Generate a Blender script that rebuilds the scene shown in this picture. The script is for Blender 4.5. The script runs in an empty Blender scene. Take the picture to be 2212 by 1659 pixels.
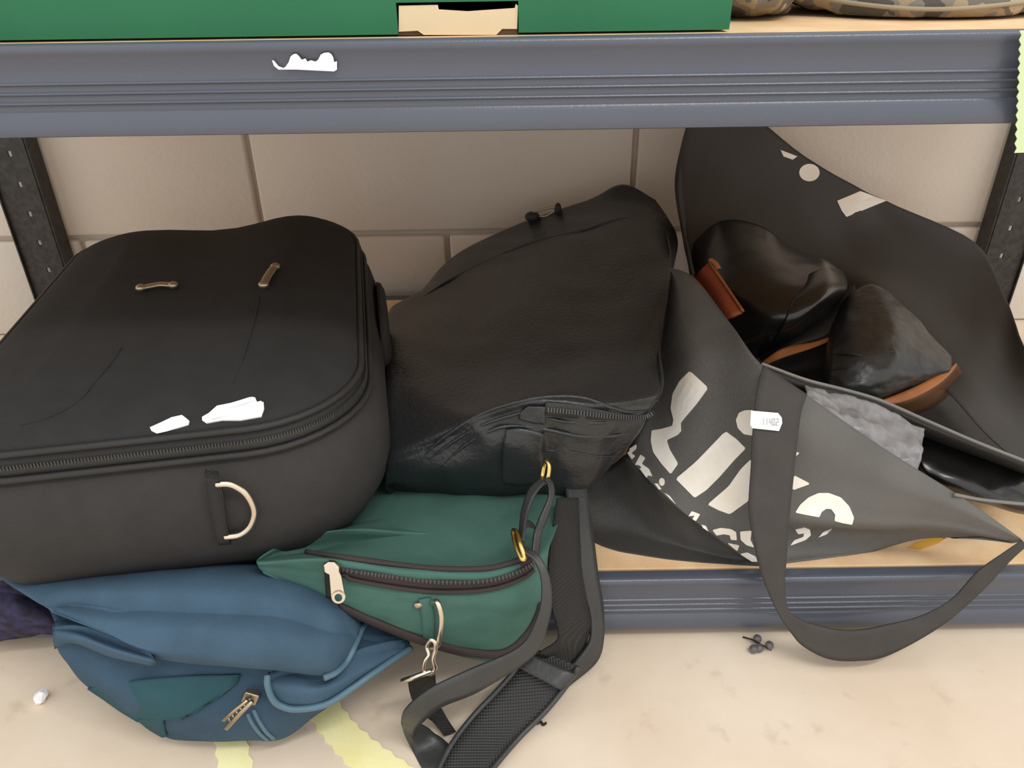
import bpy, bmesh, math, random
import numpy as np
from mathutils import Vector, Matrix, noise
from mathutils.bvhtree import BVHTree
from mathutils.geometry import tessellate_polygon
random.seed(7)
S = bpy.context.scene
COL = S.collection

# ------------------------------------------------------------ camera, world, lights, exposure
FPX, PITCH, ROLL, CAMH = 1660.0, math.radians(30.0), math.radians(0.85), 0.463
C0 = np.array([0.0, 0.0, CAMH])
FW = np.array([0, math.cos(PITCH), -math.sin(PITCH)])
U0 = np.array([0, math.sin(PITCH), math.cos(PITCH)])
X0 = np.array([1.0, 0, 0])
RT = math.cos(ROLL) * X0 - math.sin(ROLL) * U0
UP = math.sin(ROLL) * X0 + math.cos(ROLL) * U0
cam = bpy.data.objects.new('camera', bpy.data.cameras.new('camera'))
COL.objects.link(cam)
cam.matrix_world = Matrix(((RT[0], UP[0], -FW[0], C0[0]), (RT[1], UP[1], -FW[1], C0[1]),
                           (RT[2], UP[2], -FW[2], C0[2]), (0, 0, 0, 1)))
cam.data.sensor_width = 36.0
cam.data.lens = FPX / 2212 * 36.0
cam.data.clip_start = 0.01
S.camera = cam

w = bpy.data.worlds.new('world'); S.world = w; w.use_nodes = True
bg = w.node_tree.nodes['Background']
bg.inputs[0].default_value = (1.0, 0.99, 0.972, 1)
bg.inputs[1].default_value = 1.05

def area(name, loc, target, sx, sy, power, col):
    l = bpy.data.lights.new(name, 'AREA'); l.shape = 'RECTANGLE'; l.size = sx; l.size_y = sy
    l.energy = power; l.color = col
    o = bpy.data.objects.new(name, l); COL.objects.link(o); o.location = loc
    o.rotation_euler = (Vector(target) - Vector(loc)).to_track_quat('-Z', 'Y').to_euler()
area('ceiling_light_panel', (0.75, -0.75, 2.5), (0.45, 0.3, 0), 1.5, 0.16, 22, (1, 0.98, 0.95))
S.view_settings.view_transform = 'Standard'
S.view_settings.look = 'None'
S.view_settings.gamma = 1.0
S.view_settings.use_curve_mapping = False
S.view_settings.exposure = 0.27

# ------------------------------------------------------------ helpers: points
def ray(u, v):
    return FW + (u - 1106.0) / FPX * RT - (v - 829.5) / FPX * UP
def P(u, v, Y):                       # the point of the plane y = Y seen at photo pixel (u, v)
    d = ray(u, v); return C0 + d * (Y / d[1])
def PZ(u, v, z):                      # same for the horizontal plane z
    d = ray(u, v); return C0 + d * ((z - CAMH) / d[2])
def PP(u, v, p0, n):                  # same for any plane
    d = ray(u, v); return C0 + d * (np.dot(p0 - C0, n) / np.dot(d, n))
def W(lst): return [P(*p) for p in lst]
def WG(rows): return np.array([[P(*p) for p in r] for r in rows])

def spline(pts, n, closed=False):     # Catmull-Rom through pts along axis 0, n steps per span
    p = np.asarray(pts, float); k = len(p); out = []
    spans = k if closed else k - 1
    for i in range(spans):
        if closed:
            a, b, c, d = p[(i - 1) % k], p[i], p[(i + 1) % k], p[(i + 2) % k]
        else:
            b, c = p[i], p[i + 1]
            a = p[i - 1] if i > 0 else 2 * b - c
            d = p[i + 2] if i + 2 < k else 2 * c - b
        for j in range(n):
            t = j / n
            out.append(.5 * (2 * b + (c - a) * t + (2 * a - 5 * b + 4 * c - d) * t * t + (3 * b - a - 3 * c + d) * t ** 3))
    if not closed: out.append(p[-1])
    return np.array(out)
def smooth_grid(g, nr, nc):
    g = spline(np.asarray(g, float), nr)
    return np.transpose(spline(np.transpose(g, (1, 0, 2)), nc), (1, 0, 2))
def grid_normals(g):
    du = np.gradient(g, axis=0); dv = np.gradient(g, axis=1)
    n = np.cross(du, dv); l = np.linalg.norm(n, axis=2, keepdims=True); l[l < 1e-12] = 1
    n = n / l
    tocam = C0 - g
    if (n * tocam).sum() < 0: n = -n
    return n
def nz(p, s, seed=0.0): return noise.noise(Vector((p[0] * s + seed, p[1] * s + seed * 1.7, p[2] * s - seed)))
def wrinkle(g, amp, scale, seed=0.0, stretch=(1, 1, 1)):
    n = grid_normals(g); out = g.copy(); st = np.array(stretch)
    for i in range(g.shape[0]):
        for j in range(g.shape[1]):
            q = g[i, j] * st
            out[i, j] += n[i, j] * amp * (nz(q, scale, seed) + .5 * nz(q, scale * 2.3, seed + 5))
    return out

# ------------------------------------------------------------ helpers: meshes (verts, faces)
class MB:
    def __init__(s): s.v = []; s.f = []
    def add(s, v, f):
        o = len(s.v); s.v += [tuple(map(float, q)) for q in v]; s.f += [tuple(i + o for i in q) for q in f]; return s
    def box(s, c, size, R=None):
        h = np.array(size) / 2; v = []
        for x in (-1, 1):
            for y in (-1, 1):
                for z in (-1, 1):
                    q = h * np.array([x, y, z]); q = R @ q if R is not None else q; v.append(np.array(c) + q)
        return s.add(v, [(0, 1, 3, 2), (4, 6, 7, 5), (0, 4, 5, 1), (2, 3, 7, 6), (0, 2, 6, 4), (1, 5, 7, 3)])
    def tube(s, pts, r, n=8, closed=False, flat=1.0):
        pts = np.asarray(pts, float); k = len(pts)
        if closed: t = np.roll(pts, -1, 0) - np.roll(pts, 1, 0)
        else: t = np.gradient(pts, axis=0)
        t /= np.maximum(np.linalg.norm(t, axis=1, keepdims=True), 1e-12)
        ref = np.array([0, 0, 1.0]) if abs(t[0][2]) < .9 else np.array([1.0, 0, 0])
        a = np.cross(t[0], ref); a /= np.linalg.norm(a); v = []
        rr = r if hasattr(r, '__len__') else [r] * k
        for i in range(k):
            a = a - t[i] * np.dot(a, t[i]); a /= max(np.linalg.norm(a), 1e-12); b = np.cross(t[i], a)
            for j in range(n):
                th = 2 * math.pi * j / n; v.append(pts[i] + rr[i] * (math.cos(th) * a + flat * math.sin(th) * b))
        f = []
        for i in range(k if closed else k - 1):
            for j in range(n):
                f.append((i * n + j, i * n + (j + 1) % n, ((i + 1) % k) * n + (j + 1) % n, ((i + 1) % k) * n + j))
        if not closed: f += [tuple(range(n))[::-1], tuple(range((k - 1) * n, k * n))]
        return s.add(v, f)
    def loft(s, rings, cap0=True, cap1=True):
        n = len(rings[0]); k = len(rings); v = [q for r in rings for q in r]; f = []
        for i in range(k - 1):
            for j in range(n): f.append((i * n + j, i * n + (j + 1) % n, (i + 1) * n + (j + 1) % n, (i + 1) * n + j))
        if cap0: f.append(tuple(range(n))[::-1])
        if cap1: f.append(tuple(range((k - 1) * n, k * n)))
        return s.add(v, f)
    def slab(s, g, thick, nrm=None):   # a sheet with thickness, front at g
        n = nrm if nrm is not None else grid_normals(g); R, C = g.shape[:2]
        v = list(g.reshape(-1, 3)) + list((g - n * thick).reshape(-1, 3)); N = R * C; f = []
        for i in range(R - 1):
            for j in range(C - 1):
                q = (i * C + j, i * C + j + 1, (i + 1) * C + j + 1, (i + 1) * C + j)
                f.append(q); f.append(tuple(x + N for x in q[::-1]))
        ring = [j for j in range(C)] + [i * C + C - 1 for i in range(1, R)] + [(R - 1) * C + j for j in range(C - 2, -1, -1)] + [i * C for i in range(R - 2, 0, -1)]
        for a, b in zip(ring, ring[1:] + ring[:1]): f.append((b, a, a + N, b + N))
        return s.add(v, f)
    def shell(s, g, back, power=.5):   # closed soft body: front g, back bulging by the vector back
        R, C = g.shape[:2]; back = np.array(back, float); v = list(g.reshape(-1, 3)); idx = -np.ones((R, C), int)
        for i in range(R):
            for j in range(C):
                if i in (0, R - 1) or j in (0, C - 1): idx[i, j] = i * C + j
                else:
                    t = (math.sin(math.pi * i / (R - 1)) * math.sin(math.pi * j / (C - 1))) ** power
                    idx[i, j] = len(v); v.append(g[i, j] + back * t)
        f = []
        for i in range(R - 1):
            for j in range(C - 1):
                f.append((i * C + j, i * C + j + 1, (i + 1) * C + j + 1, (i + 1) * C + j))
                f.append((idx[i, j], idx[i + 1, j], idx[i + 1, j + 1], idx[i, j + 1]))
        return s.add(v, f)
    def ball(s, c, r, n=10, m=7, sc=(1, 1, 1)):
        rings = []
        for i in range(1, m):
            th = math.pi * i / m
            rings.append([np.array(c) + np.array(sc) * r * np.array([math.sin(th) * math.cos(2 * math.pi * j / n), math.sin(th) * math.sin(2 * math.pi * j / n), math.cos(th)]) for j in range(n)])
        return s.loft(rings)

def link(name, mb, mat, parent=None, smooth=True, bevel=0, label=None, kind=None, subsurf=0, angle=None):
    me = bpy.data.meshes.new(name)
    off = np.array(parent.matrix_basis.translation) if parent is not None and parent.parent is None else np.zeros(3)
    if parent is not None and parent.parent is not None:
        off = np.array(parent['org'])
    v = [tuple(np.array(q) - off) for q in mb.v]
    me.from_pydata(v, [], mb.f)
    bm = bmesh.new(); bm.from_mesh(me)
    bmesh.ops.recalc_face_normals(bm, faces=bm.faces); bm.to_mesh(me); bm.free()
    me.materials.append(mat)
    if smooth: me.polygons.foreach_set('use_smooth', [True] * len(me.polygons))
    if angle and smooth: me.set_sharp_from_angle(angle=math.radians(angle))
    me.update()
    o = bpy.data.objects.new(name, me); COL.objects.link(o)
    o['org'] = tuple(float(x) for x in off)
    if parent is not None: o.parent = parent
    if bevel:
        b = o.modifiers.new('bevel', 'BEVEL'); b.width = bevel; b.segments = 2; b.limit_method = 'ANGLE'
    if subsurf:
        m = o.modifiers.new('sub', 'SUBSURF'); m.levels = subsurf; m.render_levels = subsurf
    if label: o['label'] = label
    if kind: o['kind'] = kind
    return o
def thing(name, label, cat, loc, group=None):
    o = bpy.data.objects.new(name, None); COL.objects.link(o); o.location = tuple(map(float, loc)); o.empty_display_size = .02
    o['label'] = label; o['category'] = cat
    if group: o['group'] = group
    return o
def tag(o, label, cat, group=None):
    o['label'] = label; o['category'] = cat
    if group: o['group'] = group
    return o
def bvh_of(mb): return BVHTree.FromPolygons([Vector(q) for q in mb.v], mb.f)
def hit(b, u, v):
    d = Vector(ray(u, v)).normalized(); h = b.ray_cast(Vector(C0), d)
    return (np.array(h[0]), np.array(h[1])) if h[0] is not None else (None, None)
def hit_near(b, u, v, reach=40):      # as hit, but past the rim it keeps the depth of the nearest point of the surface
    p, n = hit(b, u, v)
    r = 3
    while p is None and r <= reach:
        for k in range(12):
            p, n = hit(b, u + r * math.cos(k * math.pi / 6), v + r * math.sin(k * math.pi / 6))
            if p is not None: return P(u, v, p[1]), n
        r += 3
    return p, n

# ------------------------------------------------------------ materials
def lin(c):
    return tuple(((x / 255) / 12.92 if x / 255 <= .04045 else ((x / 255 + .055) / 1.055) ** 2.4) for x in c)
def mat(name, col, rough=.7, spec=.4, metal=0.0, bump=0.0, bscale=400, var=.12, vscale=25, col2=None, sheen=0, weave=None, wax='Z', trans=0, coat=0, detail=4):
    m = bpy.data.materials.new(name); m.use_nodes = True; nt = m.node_tree; N = nt.nodes; L = nt.links
    b = N['Principled BSDF']; b.inputs['Roughness'].default_value = rough; b.inputs['Metallic'].default_value = metal
    b.inputs['Specular IOR Level'].default_value = spec
    if sheen: b.inputs['Sheen Weight'].default_value = sheen; b.inputs['Sheen Roughness'].default_value = .5
    if coat: b.inputs['Coat Weight'].default_value = coat; b.inputs['Coat Roughness'].default_value = .15
    if trans: b.inputs['Transmission Weight'].default_value = trans
    tc = N.new('ShaderNodeTexCoord')
    c = lin(col); c2 = lin(col2) if col2 else tuple(x * (1 - var) for x in c)
    n = N.new('ShaderNodeTexNoise'); n.inputs['Scale'].default_value = vscale; n.inputs['Detail'].default_value = detail
    L.new(tc.outputs['Object'], n.inputs['Vector'])
    r = N.new('ShaderNodeValToRGB'); r.color_ramp.elements[0].position = .35; r.color_ramp.elements[1].position = .65
    r.color_ramp.elements[0].color = (*c2, 1); r.color_ramp.elements[1].color = (*c, 1)
    L.new(n.outputs['Fac'], r.inputs['Fac']); L.new(r.outputs['Color'], b.inputs['Base Color'])
    if bump:
        bp = N.new('ShaderNodeBump'); bp.inputs['Strength'].default_value = bump; bp.inputs['Distance'].default_value = .001
        if weave:
            w1 = N.new('ShaderNodeTexWave'); w1.inputs['Scale'].default_value = weave; w1.bands_direction = 'X'
            w2 = N.new('ShaderNodeTexWave'); w2.inputs['Scale'].default_value = weave; w2.bands_direction = wax
            mx = N.new('ShaderNodeMath'); mx.operation = 'ADD'
            L.new(tc.outputs['Object'], w1.inputs['Vector']); L.new(tc.outputs['Object'], w2.inputs['Vector'])
            L.new(w1.outputs['Fac'], mx.inputs[0]); L.new(w2.outputs['Fac'], mx.inputs[1]); L.new(mx.outputs[0], bp.inputs['Height'])
        else:
            n2 = N.new('ShaderNodeTexNoise'); n2.inputs['Scale'].default_value = bscale; n2.inputs['Detail'].default_value = 5
            L.new(tc.outputs['Object'], n2.inputs['Vector']); L.new(n2.outputs['Fac'], bp.inputs['Height'])
        L.new(bp.outputs['Normal'], b.inputs['Normal'])
    return m
M = dict(
    nylon=mat('black_nylon', (58, 56, 55), .85, .25, bump=.5, bscale=1500, vscale=60),
    nylon_lid=mat('black_nylon_lid', (50, 50, 50), .88, .2, bump=.5, bscale=1500, vscale=60),
    trim=mat('black_trim', (44, 43, 42), .6, .4, bump=.3, bscale=900),
    coil=mat('black_zip_coil', (62, 61, 60), .4, .5),
    leather=mat('black_leather', (40, 42, 44), .34, .5, bump=.7, bscale=260, vscale=30),
    shoeleather=mat('polished_black_leather', (26, 25, 25), .25, .6, bump=.12, bscale=300, vscale=30),
    pebble=mat('worn_black_leather', (42, 43, 43), .38, .55, bump=.6, bscale=160, vscale=30),
    gold=mat('gold_metal', (225, 195, 120), .25, .5, metal=1.0, var=.05),
    chrome=mat('pale_chrome', (226, 214, 196), .25, .5, metal=1.0, var=.05),
    brass=mat('dull_brass', (180, 165, 140), .35, .5, metal=.9, var=.15),
    green=mat('green_canvas', (75, 111, 101), .9, .2, bump=.6, bscale=1400, vscale=40),
    brownzip=mat('brown_black_zip_tape', (62, 54, 53), .8, .3, bump=.4, bscale=1200),
    blue=mat('blue_canvas', (68, 93, 113), .85, .25, bump=.5, bscale=1300, vscale=30, var=.2),
    bluedark=mat('dark_blue_canvas', (60, 84, 104), .85, .25, bump=.5, bscale=1300, vscale=30, var=.2),
    teal=mat('teal_webbing', (48, 84, 92), .85, .25, bump=.6, bscale=1500),
    bluepipe=mat('blue_piping', (82, 112, 128), .45, .45, var=.1),
    purple=mat('dark_purple_fabric', (62, 60, 92), .85, .25, bump=.6, bscale=300, vscale=120, col2=(40, 38, 52)),
    tote=mat('black_woven_polypropylene', (102, 100, 97), .55, .4, bump=.35, weave=380, vscale=18, var=.15),
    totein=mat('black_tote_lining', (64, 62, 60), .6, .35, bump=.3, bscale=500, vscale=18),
    totelining=mat('crinkled_grey_plastic', (140, 140, 142), .3, .55, bump=.3, bscale=220, vscale=60, var=.3),
    handle=mat('black_tote_webbing', (70, 67, 64), .75, .3, bump=.5, bscale=1100, vscale=50),
    pprint=mat('white_screen_print', (252, 249, 243), .5, .4, vscale=22, col2=(242, 233, 216)),
    paper=mat('white_paper', (246, 246, 248), .6, .3, var=.03),
    ink=mat('grey_ink', (165, 168, 176), .6, .3, var=.02),
    webbing=mat('black_webbing', (54, 52, 51), .7, .35, bump=.8, weave=260, wax='Y', vscale=40),
    strap=mat('black_leather_strap', (56, 57, 57), .42, .5, bump=.4, bscale=250, vscale=30),
    pad=mat('black_shoulder_pad', (58, 58, 58), .6, .4, bump=.5, weave=170, wax='Y', vscale=30),
    tan=mat('tan_leather', (176, 112, 62), .5, .4, bump=.2, bscale=300, vscale=25, col2=(140, 84, 44)),
    redbrown=mat('red_brown_leather', (150, 74, 48), .5, .4, bump=.3, bscale=250, vscale=30, col2=(126, 58, 38)),
    beam=mat('blue_grey_powder_coat', (82, 87, 99), .27, .5, bump=.12, bscale=700, vscale=12, var=.06),
    post=mat('black_painted_steel', (40, 39, 38), .5, .4, bump=.3, bscale=200, vscale=160, col2=(60, 58, 56), detail=8),
    board=mat('chipboard', (233, 201, 160), .75, .3, bump=.25, bscale=600, vscale=35, col2=(222, 184, 140)),
    wallp=mat('cream_painted_block', (222, 213, 202), .75, .3, bump=.7, bscale=170, vscale=6, var=.06),
    mortar=mat('painted_mortar', (210, 199, 187), .8, .2, bump=.5, bscale=250, var=.08),
    boxg=mat('green_printed_card', (38, 110, 74), .55, .35, bump=.1, bscale=400, vscale=20, var=.08),
    card=mat('cream_card', (226, 206, 170), .75, .2, bump=.15, bscale=300, var=.07),
    darkcard=mat('torn_brown_card', (96, 78, 58), .9, .1, bump=.5, bscale=300, var=.4),
    yellow=mat('pale_yellow_paper_tape', (255, 250, 196), .7, .25, bump=.2, bscale=300, vscale=30, col2=(248, 238, 170)),
    lime=mat('pale_lime_paper', (206, 222, 178), .7, .25, var=.04),
    rim=mat('grey_rim_tape', (128, 126, 122), .7, .3, bump=.3, bscale=900),
    dark=mat('dark_lint', (58, 52, 46), .9, .1, var=.3),
    glass=mat('smoky_glass_bead', (150, 145, 150), .1, .5, trans=.7, var=.1),
)
# floor: worn pale screed
m = mat('pale_concrete', (232, 216, 196), .6, .35, bump=.25, bscale=90, vscale=9, col2=(222, 203, 180), detail=8); M['floor'] = m
nt = m.node_tree; b = nt.nodes['Principled BSDF']; src = b.inputs['Base Color'].links[0].from_socket
tc = [n for n in nt.nodes if n.type == 'TEX_COORD'][0]
n3 = nt.nodes.new('ShaderNodeTexNoise'); n3.inputs['Scale'].default_value = 38; n3.inputs['Detail'].default_value = 7
nt.links.new(tc.outputs['Object'], n3.inputs['Vector'])
rp = nt.nodes.new('ShaderNodeValToRGB'); rp.color_ramp.elements[0].position = .62; rp.color_ramp.elements[1].position = .78
rp.color_ramp.elements[0].color = (0, 0, 0, 1); rp.color_ramp.elements[1].color = (.45, .45, .45, 1)
nt.links.new(n3.outputs['Fac'], rp.inputs['Fac'])
mx = nt.nodes.new('ShaderNodeMix'); mx.data_type = 'RGBA'; mx.inputs[7].default_value = (*lin((172, 150, 128)), 1)
nt.links.new(rp.outputs['Color'], mx.inputs[0]); nt.links.new(src, mx.inputs[6]); nt.links.new(mx.outputs[2], b.inputs['Base Color'])
# camouflage fabric
def camo():
    m = mat('camouflage_fabric', (150, 138, 116), .9, .2, bump=.5, bscale=1200)
    nt = m.node_tree; b = nt.nodes['Principled BSDF']; r = [n for n in nt.nodes if n.type == 'VALTORGB'][0]
    n = [n for n in nt.nodes if n.type == 'TEX_NOISE'][0]; n.inputs['Scale'].default_value = 34; n.inputs['Detail'].default_value = 3
    r.color_ramp.interpolation = 'CONSTANT'; e = r.color_ramp.elements
    e[0].position = 0; e[0].color = (*lin((88, 84, 78)), 1); e[1].position = .43; e[1].color = (*lin((128, 120, 112)), 1)
    a = e.new(.50); a.color = (*lin((158, 140, 114)), 1); a = e.new(.57); a.color = (*lin((112, 106, 98)), 1); a = e.new(.65); a.color = (*lin((178, 164, 142)), 1)
    return m
M['camo'] = camo()

# ------------------------------------------------------------ setting
YF, YW = 0.41, 0.956            # front plane of the shelving, wall plane
Z_LO, Z_UP = 0.059, 0.421       # tops of the two shelf boards
fl = link('floor', MB().box((0, .2, -.02), (4, 3.6, .04)), M['floor'], smooth=False); fl['kind'] = 'structure'
wb = MB().box((0, YW + .06, .6), (4, .1, 1.4)); wall = link('wall_back', wb, M['mortar'], smooth=False); wall['kind'] = 'structure'
zj = PZ and P(905, 505, YW)[2]
xj = P(1372, 330, YW)[0]; bl, bh, jt = .473, .232, .007
def block(x0, x1, z0, z1):
    mb = MB().box(((x0 + x1) / 2, YW + .012, (z0 + z1) / 2), (x1 - x0, .024, z1 - z0))
    return link('block', mb, M['wallp'], wall, bevel=.0035)
for k in range(-1, 4):
    z0 = zj + (k) * bh + jt / 2; z1 = z0 + bh - jt
    off = 0 if k % 2 == 0 else bl / 2
    for i in range(-4, 4):
        x0 = xj + off + i * bl + jt / 2; block(x0, x0 + bl - jt, max(z0, .001), z1)

# ------------------------------------------------------------ shelving unit
rack = thing('shelving_unit', 'blue-grey steel shelving bay with chipboard shelves against the cream block wall', 'shelving', (0, .66, 0))
XPL, XPR = P(90, 330, .925)[0] - .015, P(2180, 300, .925)[0] + .013     # inner edges of the rear posts
XL, XR = XPL - .052, XPR + .052
def beam_profile(h, ridges=True):
    pts = [(.012, -.0016), (.004, 0), (.0018, -.0004), (.0005, -.0014), (0, -.0032), (.0004, -.0050), (.0012, -.0062), (.0016, -.37 * h)]
    z = -.40 * h
    for k in range(3):                    # rolled beads
        pts += [(.0014, z), (.0006, z - .0004), (.0003, z - .0010), (.0006, z - .0016), (.0014, z - .0020)]; z -= .105 * h
    pts += [(.0014, z), (.0002, z - .001), (-.0010, -.985 * h + .002), (-.0006, -h + .0006), (.001, -h), (.012, -h)]
    return pts
def beam(ztop, h, name='beam', y=YF, flip=1):
    XL, XR = (XPL - .052, XPR + .052) if flip > 0 else (XPL + .003, XPR - .003)
    pr = beam_profile(h); back = [(.022, -h), (.022, -h + .002), (.0135, -h + .0022), (.003, -h + .0025), (.003, -.02), (.022, -.02), (.022, -.018), (.012, -.018)]
    # closed profile: front skin then inner return
    prof = pr + [(.022, -h), (.022, -h + .0018), (.0035, -h + .0018), (.0035, -.0190), (.022, -.0190), (.022, -.0172), (.0125, -.0172)]
    r0 = [np.array([XL, y + flip * a, ztop + b]) for a, b in prof]; r1 = [np.array([XR, y + flip * a, ztop + b]) for a, b in prof]
    return link(name, MB().loft([r0, r1]), M['beam'], rack, smooth=True, angle=50)
ub = beam(Z_UP + .001, .0445); lb = beam(Z_LO + .001, .0490)
beam(Z_UP + .001, .0445, y=.938, flip=-1); beam(Z_LO + .001, .049, y=.938, flip=-1)
def board(zt):
    return link('shelf_board', MB().box(((XPL + XPR) / 2, (.4235 + .924) / 2, zt - .0085), (XPR - XPL - .04, .5005, .017)), M['board'], rack, smooth=False, bevel=.0006)
board(Z_UP); board(Z_LO)
def post(x_in, sgn, y0, face):          # slotted L-angle post; x_in its inner edge, sgn +1: it extends to +x
    wd, th, zt = .052, .002, .75; mb = MB()
    xs = [0, .021, .0255, wd]; z = .0; zs = [0.0]
    while z < zt - .03:
        zs += [z + .030, z + .0365]; z += .0365
    zs.append(zt)
    for i in range(len(zs) - 1):
        for j in range(3):
            if j == 1 and i % 2 == 1: continue
            mb.box((x_in + sgn * (xs[j] + xs[j + 1]) / 2, y0, (zs[i] + zs[i + 1]) / 2), (xs[j + 1] - xs[j], th, zs[i + 1] - zs[i]))
    mb.box((x_in + sgn * .001, y0 + face * .012, zt / 2), (th, .022, zt))        # inner flange running back
    mb.box((x_in + sgn * (wd - .0008), y0 - face * .003, zt / 2), (.0016, .004, zt))
    mb.box((x_in + sgn * .004, y0 - face * .0016, zt / 2), (.003, .0012, zt))    # folded bead along the corner
    return link('post', mb, M['post'], rack, smooth=False)
post(XPL, -1, .9265, 1); post(XPR, 1, .9265, 1)
for s_, xi in ((-1, XL), (1, XR)): post(xi + s_ * .001, s_, .418, 1)

# torn white sticker on the upper beam
def px_poly(mb, pts, fn, th, nsub=0):
    bm = bmesh.new(); vs = [bm.verts.new((p[0], p[1], 0)) for p in pts]
    for tri in tessellate_polygon([[Vector((p[0], p[1], 0)) for p in pts]]):
        if len(set(tri)) == 3:
            try: bm.faces.new([vs[i] for i in tri])
            except ValueError: pass
    for _ in range(nsub):
        bmesh.ops.subdivide_edges(bm, edges=[e for e in bm.edges if e.calc_length() > 16], cuts=1, use_grid_fill=False)
        bmesh.ops.triangulate(bm, faces=bm.faces[:])
    bm.verts.index_update(); top = []; bot = []; ok = True
    for q in bm.verts:
        p, n = fn(q.co.x, q.co.y)
        if p is None: top.append(None); bot.append(None); continue
        top.append(p + n * th); bot.append(p + n * th * .15)
    keep = [tuple(q.index for q in f.verts) for f in bm.faces if all(top[q.index] is not None for q in f.verts)]
    used = sorted({i for f in keep for i in f}); mp = {i: k for k, i in enumerate(used)}; n = len(used)
    F = [tuple(mp[i] for i in f) for f in keep]
    cnt = {}
    for f in F:
        for a, b_ in zip(f, f[1:] + f[:1]): cnt[tuple(sorted((a, b_)))] = cnt.get(tuple(sorted((a, b_))), 0) + 1
    side = [(a, b_, b_ + n, a + n) for (a, b_), c in cnt.items() if c == 1]
    mb.add([top[i] for i in used] + [bot[i] for i in used], F + [tuple(i + n for i in f[::-1]) for f in F] + side)
    bm.free(); return mb
def on_plane(p0, n):
    n = np.array(n, float)
    return lambda u, v: (PP(u, v, np.array(p0), n), n)
fn = on_plane((0, YF - .0001, 0), (0, -1, 0))
pts = [(588, 130), (592, 131), (602, 143), (613, 147), (618, 143), (624, 134), (628, 122), (634, 117), (640, 116), (646, 121), (652, 129), (660, 126), (664, 133), (672, 130), (682, 133), (688, 128), (693, 118), (700, 114), (710, 113), (716, 117), (720, 124), (722, 134), (728, 132), (728, 150), (722, 154), (640, 150), (602, 150), (592, 142)]
link('torn_sticker', px_poly(MB(), pts, fn, .0004), M['paper'], rack, smooth=False, label='torn white paper sticker remnant on the upper beam')

# ------------------------------------------------------------ green card box on the upper shelf
def green_box():
    yb = .4285; xr = P(1578, 40, yb)[0]; xl = -.5; zt = .60; z0 = Z_UP + .0012; th = .003; dp = .40
    t = thing('green_box', 'green cardboard box with cream hand hole standing on the upper shelf', 'box', ((xl + xr) / 2, yb + dp / 2, z0))
    hx0 = P(858, 45, yb)[0]; hx1 = P(1120, 45, yb)[0]; hz = P(990, 4, yb)[2]
    mb = MB()
    fp = [(xl, z0), (hx0, z0), (hx0, hz), (hx1, hz), (hx1, z0), (xr, z0), (xr, zt), (xl, zt)]; k = len(fp)      # front wall with the hand hole cut out
    mb.add([(x, yb, z) for x, z in fp] + [(x, yb + th, z) for x, z in fp], [(0, 1, 2, 7), (2, 3, 6, 7), (3, 4, 5, 6), (15, 10, 9, 8), (15, 14, 11, 10), (14, 13, 12, 11)] + [(i, i + 8, (i + 1) % 8 + 8, (i + 1) % 8) for i in range(8)])
    mb.box((xl + th / 2, yb + dp / 2, (z0 + zt) / 2), (th, dp - 2 * th, zt - z0)); mb.box((xr - th / 2, yb + dp / 2, (z0 + zt) / 2), (th, dp - 2 * th, zt - z0))
    mb.box(((xl + xr) / 2, yb + dp - th / 2, (z0 + zt) / 2), (xr - xl, th, zt - z0)); mb.box(((xl + xr) / 2, yb + dp / 2, zt - th / 2), (xr - xl - 2 * th, dp - 2 * th, th))
    link('panel', mb, M['boxg'], t, smooth=False)
    # cream flap seen in the hand hole, with notched lower corners
    f2 = on_plane((0, yb + .0022, 0), (0, -1, 0))
    fl_ = [(862, 12), (946, 10), (948, 20), (1010, 24), (1112, 17), (1114, 8), (1119, 12), (1117, 62), (1085, 62), (1072, 75), (916, 75), (903, 66), (862, 68)]
    link('flap', px_poly(MB(), fl_, f2, .0012), M['card'], t, smooth=False, label='cream inner card showing in the hand hole')
    f3 = on_plane((0, yb + .0024, 0), (0, -1, 0))
    for q in ([(860, 64), (906, 64), (918, 76), (862, 76)], [(1070, 76), (1084, 60), (1117, 60), (1118, 76)]): link('torn_edge', px_poly(MB(), q, f3, .0008), M['darkcard'], t, smooth=False)
    return t
green_box()

# ------------------------------------------------------------ camouflage bags on the upper shelf
def camo_bag(name, label, rows, back):
    g = smooth_grid(WG(rows), 5, 5); g = wrinkle(g, .004, 45, 3)
    zmin = g[..., 2].min(); base = g.reshape(-1, 3).mean(0); base[2] = Z_UP
    g[..., 2] = np.maximum(g[..., 2], Z_UP + .0015)
    t = thing(name, label, 'bag', base, 'camouflage fabric on the upper shelf')
    link('body', MB().shell(g, back), M['camo'], t)
    return t, g
t, g = camo_bag('camouflage_bag', 'grey-brown camouflage bag squeezed beside the green box', [
    [(1560, -190, .54), (1640, -200, .54), (1720, -200, .55), (1790, -180, .57)],
    [(1550, -110, .50), (1640, -120, .49), (1725, -120, .50), (1800, -100, .53)],
    [(1555, -30, .485), (1630, -40, .48), (1715, -40, .48), (1745, -40, .51)],
    [(1565, 15, .49), (1625, 15, .48), (1690, 15, .485), (1710, 5, .51)],
    [(1575, 34, .505), (1630, 36, .50), (1680, 36, .50), (1705, 24, .52)]], (0, .15, .0))
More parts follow.
